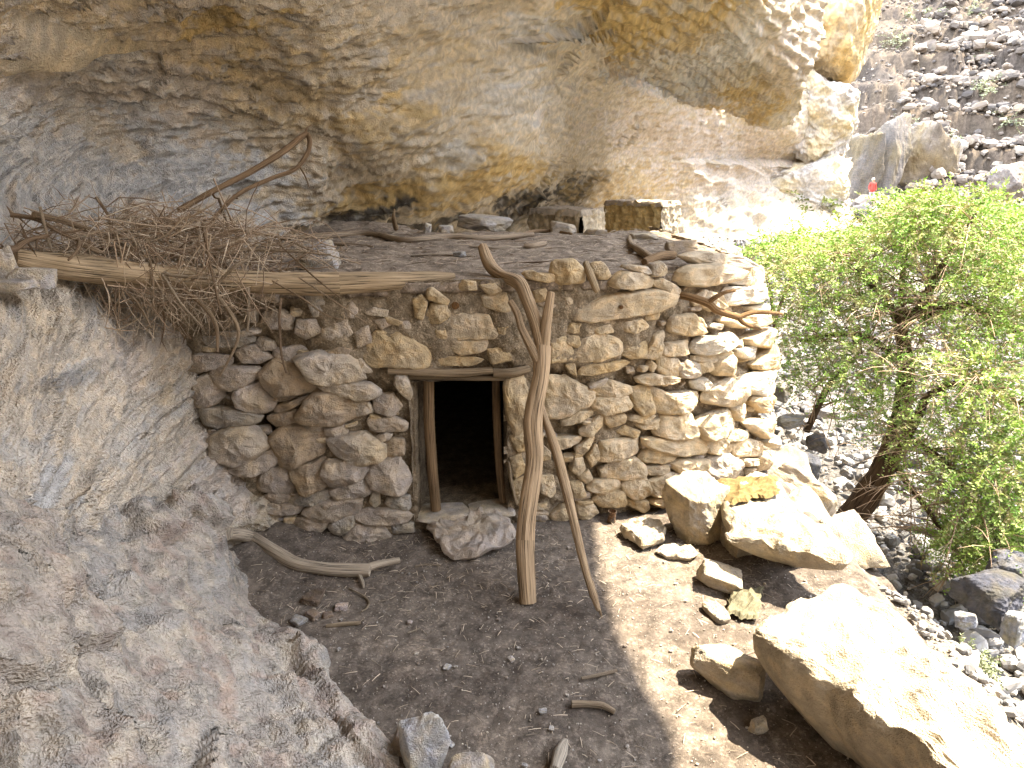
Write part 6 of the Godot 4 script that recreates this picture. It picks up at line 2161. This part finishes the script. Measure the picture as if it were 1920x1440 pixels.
	sprays(L, T, blobs, r, lime, Color(0.36, 0.28, 0.19), 0.047, 0.34, 0.22, 0.10)
	stuff(put("twigs", tube_mesh(T), M.twig, tree))
	stuff(put("crown", leaves_mesh(L), M.leaf, tree))
	# --- smaller trees and bushes of the wadi
	var dull := [Color(0.17, 0.20, 0.07), Color(0.21, 0.23, 0.09), Color(0.14, 0.17, 0.06)]
	small_tree("flat_topped_tree", "flat-topped thorn tree standing below the sunlit cliff foot", 1540, 405, 34.0, 2.6, 1.9, dull, r, 260, true)
	small_tree("flat_topped_tree", "sparse spreading thorn tree behind the big tree, left of the red figure", 1525, 470, 24.0, 2.2, 1.6, lime, r, 330, true)
	small_tree("flat_topped_tree", "small umbrella-shaped tree just left of the standing boulders", 1640, 395, 52.0, 2.8, 2.4, dull, r, 160, true)
	small_tree("green_bush", "bright green bush by the ledge behind the hut corner", 1465, 480, 17.0, 1.3, 0.8, lime, r, 160, false)
	small_tree("green_bush", "bright green treetop at the right margin behind the big tree", 1880, 440, 26.0, 2.4, 2.0, lime, r, 420, false)
	small_tree("green_bush", "bright green crown between the big boulders and the big tree", 1760, 405, 34.0, 3.6, 1.9, lime, r, 480, false)
	small_tree("green_bush", "dark green foliage at the lower right margin beside the wadi", 1915, 1010, 8.2, 0.7, 0.8, [Color(0.13, 0.20, 0.045), Color(0.18, 0.25, 0.06)], r, 230, false)
	small_tree("grey_bush", "low grey-green tuft on the sunlit wadi floor at lower right", 1810, 1255, 6.6, 0.35, 0.16, [Color(0.24, 0.27, 0.16), Color(0.20, 0.22, 0.13)], r, 150, false)
	# grey-green desert bushes on the mountainside
	var k2 := 0
	for a in [[1700, 20, "grey bush near the top of the slope, left of the dark boulder"], [1590, 8, "bush at the top of the slope beside the cliff edge"], [1745, 15, "bush under the top edge of the slope, middle"], [1820, 15, "large grey bush at the top edge of the slope, right"], [1690, 65, "bush below the upper rim of scree"], [1620, 55, "green bush on the slope close to the overhang"], [1845, 155, "bright small bush on the dark ledge band"], [1690, 225, "grey bush growing on the middle ledge"], [1760, 255, "grey-green bush at the lower ledge, right of centre"], [1840, 100, "grey bush on the scree at right"], [1690, 235, "pale bush beside the standing boulders"], [1890, 210, "bush on the ledges at the right margin"]]:
		var t := mountain_t(a[0], a[1])
		small_tree("desert_bush", a[2], a[0], a[1] + 14, t, 1.5 + 0.5 * (k2 % 3), 1.2, [Color(0.19, 0.21, 0.14), Color(0.23, 0.245, 0.17)], r, 45, false, "bushes on the mountainside")
		k2 += 1

func mountain_t(px: float, py: float) -> float:       # how far ahead the mountainside lies on this sight line
	var d := ray(px, py)
	var t := 40.0
	while t < 200.0:
		var p := EYE + d * t
		if p.y < terrain_y(p.x, p.z):
			return t
		t += 0.7
	return 120.0

func small_tree(called: String, label: String, px: float, py: float, t: float, w: float, h: float, greens: Array, r: RandomNumberGenerator, n: int, umbrella: bool, group := ""):
	var mid := spot(px, py, t)
	var gy := terrain_y(mid.x, mid.z)
	var base := Vector3(mid.x, minf(gy, mid.y - h * 0.3), mid.z)
	var o := thing(called, base, label, "tree" if called.ends_with("tree") else "bush", group)
	var T := Tube.new()
	var c := mid - base
	var limbs := 5
	for k in limbs:
		var a := TAU * k / limbs + r.randf()
		var e := c + Vector3(cos(a) * w * 0.4, h * 0.1 * r.randfn(), sin(a) * w * 0.4)
		tube(T, [Vector3(0, -0.1, 0), c * 0.4 + Vector3(cos(a), 0, sin(a)) * w * 0.05, e], [0.03 * w, 0.02 * w, 0.006 * w], 6, 5, Color(0.20, 0.14, 0.10), 0.1, k)
	put("trunk", tube_mesh(T), M.bark, o)
	var L := Leaves.new()
	var T2 := Tube.new()
	var blobs := []
	if umbrella:
		for k in 6:
			blobs.append([c + Vector3(r.randfn() * w * 0.3, h * 0.12 * r.randfn(), r.randfn() * w * 0.3), Vector3(w * 0.28, h * 0.10, w * 0.28), n / 6])
	else:
		for k in 6:
			blobs.append([c + Vector3(r.randfn() * w * 0.22, h * 0.2 * r.randfn(), r.randfn() * w * 0.22), Vector3(w * 0.27, h * 0.25, w * 0.27), n / 6])
	var sc := clampf(t / 10.0, 0.7, 5.0)
	sprays(L, T2, blobs, r, greens, Color(0.27, 0.20, 0.14), 0.05 * sc, 0.26 * sc, 0.12, 0.1)
	stuff(put("twigs", tube_mesh(T2), M.twig, o))
	stuff(put("crown", leaves_mesh(L), M.leaf, o))

# ================================================================ boulders and scree of the wadi and the mountain
func far_boulder(called: String, label: String, px: float, py: float, t: float, wpx: float, hpx: float, deep: float, col: Color, seed_: int, turn := Vector3.ZERO, group := ""):
	var p := spot(px, py, t)
	var w := wpx * t / FOCAL
	var h := hpx * t / FOCAL
	var o := put(called, rock_mesh(seed_, Vector3(w, h, w * deep), col, 26, 9, 0.07, 34.0, 0.95, 0.22), M.rock if t > 20.0 else M.stone)
	o.position = p
	o.rotation = turn
	tag(o, label, "rock", group)

func build_far_rocks():
	var grey := Color(0.33, 0.30, 0.27)
	var tan_ := Color(0.24, 0.20, 0.15)
	far_boulder("standing_boulder", "tall split grey boulder beside the cliff, left half", 1614, 320, 62.0, 72, 130, 0.8, Color(0.19, 0.17, 0.145), 601, Vector3(0.05, 0.2, 0.06))
	far_boulder("standing_boulder", "tall split grey boulder, right half beyond the crack", 1660, 300, 63.0, 70, 140, 0.8, Color(0.20, 0.18, 0.155), 602, Vector3(0, 0.5, -0.08))
	far_boulder("leaning_boulder", "great tan boulder with a slanting flat face right of the split boulder", 1732, 308, 66.0, 120, 110, 0.6, tan_, 603, Vector3(0.1, 0.3, -0.55))
	far_boulder("leaning_boulder", "narrow dark slab leaning on the right of the great tan boulder", 1775, 310, 67.0, 40, 90, 0.8, grey * 0.8, 604, Vector3(0, 0.4, -0.5))
	far_boulder("dark_boulder", "dark boulder at the right margin above the treetops", 1890, 345, 50.0, 70, 70, 0.8, Color(0.24, 0.21, 0.18), 605, Vector3(0, 0.7, 0.1))
	far_boulder("dark_boulder", "dark brown boulder beside the red figure", 1638, 438, 60.0, 30, 26, 0.8, Color(0.22, 0.18, 0.15), 606, Vector3(0, 0.7, 0.1))
	far_boulder("pale_boulder", "broad pale boulder behind the red figure", 1640, 415, 63.0, 70, 40, 0.8, Color(0.48, 0.44, 0.39), 607, Vector3(0, 0.2, 0.05))
	far_boulder("pale_boulder", "bright flat rock outcrop seen through the treetops at right", 1850, 440, 30.0, 60, 34, 0.8, Color(0.46, 0.43, 0.39), 608, Vector3(0, 0.3, -0.15))
	far_boulder("dark_boulder", "black square boulder at the top of the mountainside", 1710, 22, 118.0, 40, 34, 0.8, Color(0.20, 0.185, 0.18), 609, Vector3(0, 0.6, 0.1))
	# rocks of the cliff foot below the far huts, in the sun
	far_boulder("cliff_foot_rock", "grey broken rocks at the ledge behind the hut corner", 1410, 465, 19.0, 80, 44, 0.8, Color(0.36, 0.345, 0.33), 613, Vector3(0.1, 0.8, 0.2))
	far_boulder("cliff_foot_rock", "jagged rock right behind the roof corner", 1360, 478, 15.0, 60, 40, 0.8, Color(0.44, 0.39, 0.32), 615, Vector3(0.2, 0.8, 0.3))
	# wadi rocks near the tree
	var wr := [[1506, 876, 9.4, 52, 56, "black angular boulder on the wadi slope left of the tree trunk", Color(0.115, 0.115, 0.12)], [1465, 735, 12.5, 34, 34, "grey rock at the wadi edge beside the wall corner", Color(0.30, 0.29, 0.28)], [1530, 828, 11.0, 40, 24, "flat dark rock above the black boulder", Color(0.22, 0.21, 0.21)], [1855, 1110, 7.6, 90, 80, "black boulder at the right margin below the branches", Color(0.10, 0.10, 0.11)], [1895, 1070, 7.9, 70, 60, "dark wadi boulder under the foliage at the right margin", Color(0.13, 0.13, 0.14)], [1905, 1175, 7.2, 50, 60, "bluish-grey rock at the right margin below the black boulder", Color(0.33, 0.34, 0.36)], [1810, 1160, 7.4, 40, 24, "small grey rock left of the bluish-grey one", Color(0.31, 0.31, 0.32)], [1560, 770, 13.0, 60, 26, "pale flat rock in the wadi behind the tree trunk", Color(0.45, 0.43, 0.40)], [1480, 790, 11.0, 46, 18, "bright flat rock just right of the wall corner", Color(0.46, 0.44, 0.41)]]
	var k := 0
	for a in wr:
		var p := on_y(a[0], a[1], -2.5)
		far_boulder("wadi_rock", a[5], a[0], a[1], a[2], a[3], a[4], 0.9, a[6], 620 + k, Vector3(0.1, k * 0.7, 0.1))
		k += 1
	# scree: uncountable
	var r := RandomNumberGenerator.new()
	r.seed = 88
	var kinds := [rock_mesh(701, Vector3(1, 0.6, 0.8), Color.WHITE, 3, 9, 0.10, 40.0, 0.9), rock_mesh(702, Vector3(1, 0.45, 0.7), Color.WHITE, 3, 9, 0.10, 40.0, 0.9), rock_mesh(703, Vector3(0.8, 0.7, 0.9), Color.WHITE, 3, 9, 0.10, 40.0, 0.9)]
	for q in 3:
		var mi := MultiMeshInstance3D.new()
		mi.name = numbered("scree")
		var mm := MultiMesh.new()
		mm.transform_format = MultiMesh.TRANSFORM_3D
		mm.use_colors = true
		mm.mesh = kinds[q]
		var n := 5200
		mm.instance_count = n
		for i in n:
			var th := deg_to_rad(r.randf_range(16.0, 37.0))
			var rr: float
			var near := i % 5 < 2
			if near:
				rr = 4.0 + 26.0 * pow(r.randf(), 1.6)
				th = deg_to_rad(r.randf_range(14.0, 42.0))
			else:
				rr = r.randf_range(50.0, 140.0)
			var x := rr * sin(th)
			var z := -rr * cos(th)
			var sz := (0.05 + 0.22 * pow(r.randf(), 3.0)) * (1.0 + rr * 0.012) if near else 0.35 + 1.3 * pow(r.randf(), 4.0)
			if x < ledge_x(z) + 0.5:
				sz *= 0.3
			mm.set_instance_transform(i, Transform3D(Basis.from_euler(Vector3(r.randf() * 0.5, r.randf() * TAU, r.randf() * 0.5)).scaled(Vector3.ONE * sz), Vector3(x, terrain_y(x, z) + sz * 0.12, z)))
			var c := (Color(0.30, 0.285, 0.27).lerp(Color(0.10, 0.10, 0.105), r.randf())) if near else Color(0.25, 0.21, 0.175).lerp(Color(0.07, 0.065, 0.065), r.randf())
			if r.randf() < 0.10:
				c = Color(0.46, 0.42, 0.37) * (1.0 if near else 0.62)
			mm.set_instance_color(i, c)
		mi.multimesh = mm
		mi.material_override = M.plain
		add_child(mi)
		tag(mi, ["angular grey scree scattered over the wadi floor and mountainside", "flat flakes of scree scattered over the wadi floor and mountainside", "blocky lumps of scree scattered over the wadi floor and mountainside"][q], "scree")
		stuff(mi)

# ================================================================ the small red figure in the wadi
func smin(a: float, b: float, k: float) -> float:
	var h := clampf(0.5 + 0.5 * (b - a) / k, 0.0, 1.0)
	return lerpf(b, a, h) - k * h * (1.0 - h)

func body_field(p: Vector3, bones: Array) -> float:
	var d := 1e9
	for b in bones:
		var a: Vector3 = b[0]
		var ab: Vector3 = b[1] - a
		var h := clampf((p - a).dot(ab) / ab.length_squared(), 0.0, 1.0)
		var e := (p - a - ab * h).length() - lerpf(b[2], b[3], h)
		d = e if d > 1e8 else smin(d, e, 0.03)
	return d

func nets(bones: Array, lo: Vector3, hi: Vector3, cell: float, paint: Callable) -> ArrayMesh:
	var n := Vector3i(((hi - lo) / cell).ceil()) + Vector3i.ONE
	var F := PackedFloat32Array()
	F.resize(n.x * n.y * n.z)
	for z in n.z:
		for y in n.y:
			for x in n.x:
				F[(z * n.y + y) * n.x + x] = body_field(lo + Vector3(x, y, z) * cell, bones)
	var ids := {}
	var V := PackedVector3Array()
	var C := PackedColorArray()
	var I := PackedInt32Array()
	for z in n.z - 1:
		for y in n.y - 1:
			for x in n.x - 1:
				var s := Vector3.ZERO
				var c := 0
				for e in 12:
					var ax := e >> 2
					var o := Vector3i.ZERO
					o[(ax + 1) % 3] = e & 1
					o[(ax + 2) % 3] = (e >> 1) & 1
					var q := o
					q[ax] = 1
					var f0 := F[((z + o.z) * n.y + y + o.y) * n.x + x + o.x]
					var f1 := F[((z + q.z) * n.y + y + q.y) * n.x + x + q.x]
					if (f0 < 0.0) != (f1 < 0.0):
						s += Vector3(o).lerp(Vector3(q), f0 / (f0 - f1))
						c += 1
				if c > 0:
					var p := lo + (Vector3(x, y, z) + s / c) * cell
					ids[Vector3i(x, y, z)] = V.size()
					V.append(p)
					C.append(paint.call(p))
	for key in ids:
		for ax in 3:
			var q: Vector3i = key
			var q2 := q
			q2[ax] += 1
			var f0 := F[(q.z * n.y + q.y) * n.x + q.x]
			var f1 := F[(q2.z * n.y + q2.y) * n.x + q2.x]
			if (f0 < 0.0) == (f1 < 0.0):
				continue
			var a := Vector3i.ZERO
			a[(ax + 1) % 3] = 1
			var b := Vector3i.ZERO
			b[(ax + 2) % 3] = 1
			if not (ids.has(q - a) and ids.has(q - b) and ids.has(q - a - b)):
				continue
			var i0: int = ids[q]
			var i1: int = ids[q - a]
			var i2: int = ids[q - a - b]
			var i3: int = ids[q - b]
			if f0 < 0.0:
				I.append_array([i0, i2, i1, i0, i3, i2])
			else:
				I.append_array([i0, i1, i2, i0, i2, i3])
	return mesh_of(V, I, C)

func build_person():
	var t := 58.0
	var p := spot(1622, 456, t)
	var gy := terrain_y(p.x, p.z)
	var who := thing("person", Vector3(p.x, gy, p.z), "tiny distant person in a long red shirt beside the dark brown boulder", "person")
	var bones := [
		[Vector3(0, 0.95, 0), Vector3(0, 1.35, 0), 0.17, 0.17], [Vector3(-0.15, 1.38, 0), Vector3(0.15, 1.38, 0), 0.08, 0.08], [Vector3(0, 1.4, 0), Vector3(0, 1.55, 0.01), 0.055, 0.055],
		[Vector3(0, 1.63, 0.02), Vector3(0, 1.68, 0.01), 0.095, 0.10], [Vector3(-0.1, 0.92, 0), Vector3(-0.11, 0.5, 0.05), 0.11, 0.07], [Vector3(-0.11, 0.5, 0.05), Vector3(-0.12, 0.06, -0.02), 0.065, 0.045], [Vector3(0.1, 0.92, 0), Vector3(0.13, 0.5, 0.12), 0.11, 0.07], [Vector3(0.13, 0.5, 0.12), Vector3(0.13, 0.06, 0.06), 0.065, 0.045],
		[Vector3(-0.12, 0.04, -0.04), Vector3(-0.13, 0.035, 0.14), 0.045, 0.035], [Vector3(0.13, 0.04, 0.04), Vector3(0.14, 0.035, 0.22), 0.045, 0.035],
		[Vector3(-0.2, 1.38, 0), Vector3(-0.27, 1.1, 0.0), 0.055, 0.045], [Vector3(-0.27, 1.1, 0), Vector3(-0.24, 0.85, 0.1), 0.042, 0.035], [Vector3(0.2, 1.38, 0), Vector3(0.28, 1.1, 0.02), 0.055, 0.045], [Vector3(0.28, 1.1, 0.02), Vector3(0.26, 0.86, 0.12), 0.042, 0.035],
	]
	var body := nets(bones, Vector3(-0.42, -0.04, -0.25), Vector3(0.42, 1.86, 0.36), 0.035, func(q: Vector3) -> Color:
		if q.y > 1.5 or (absf(q.x) > 0.2 and q.y < 0.95 and q.y > 0.78):
			return Color(0.34, 0.20, 0.13)
		if q.y > 0.78:
			return Color(0.55, 0.06, 0.05)
		if q.y < 0.09:
			return Color(0.08, 0.07, 0.06)
		return Color(0.35, 0.33, 0.30))
	put("body", body, M.plain, who)
	var hair := nets([[Vector3(0, 1.68, -0.01), Vector3(0, 1.72, 0.0), 0.106, 0.10], [Vector3(0, 1.62, -0.05), Vector3(0, 1.68, -0.04), 0.08, 0.09]], Vector3(-0.16, 1.48, -0.2), Vector3(0.16, 1.88, 0.16), 0.03, func(_q): return Color(0.62, 0.58, 0.50))
	put("head_cloth", hair, M.plain, who)
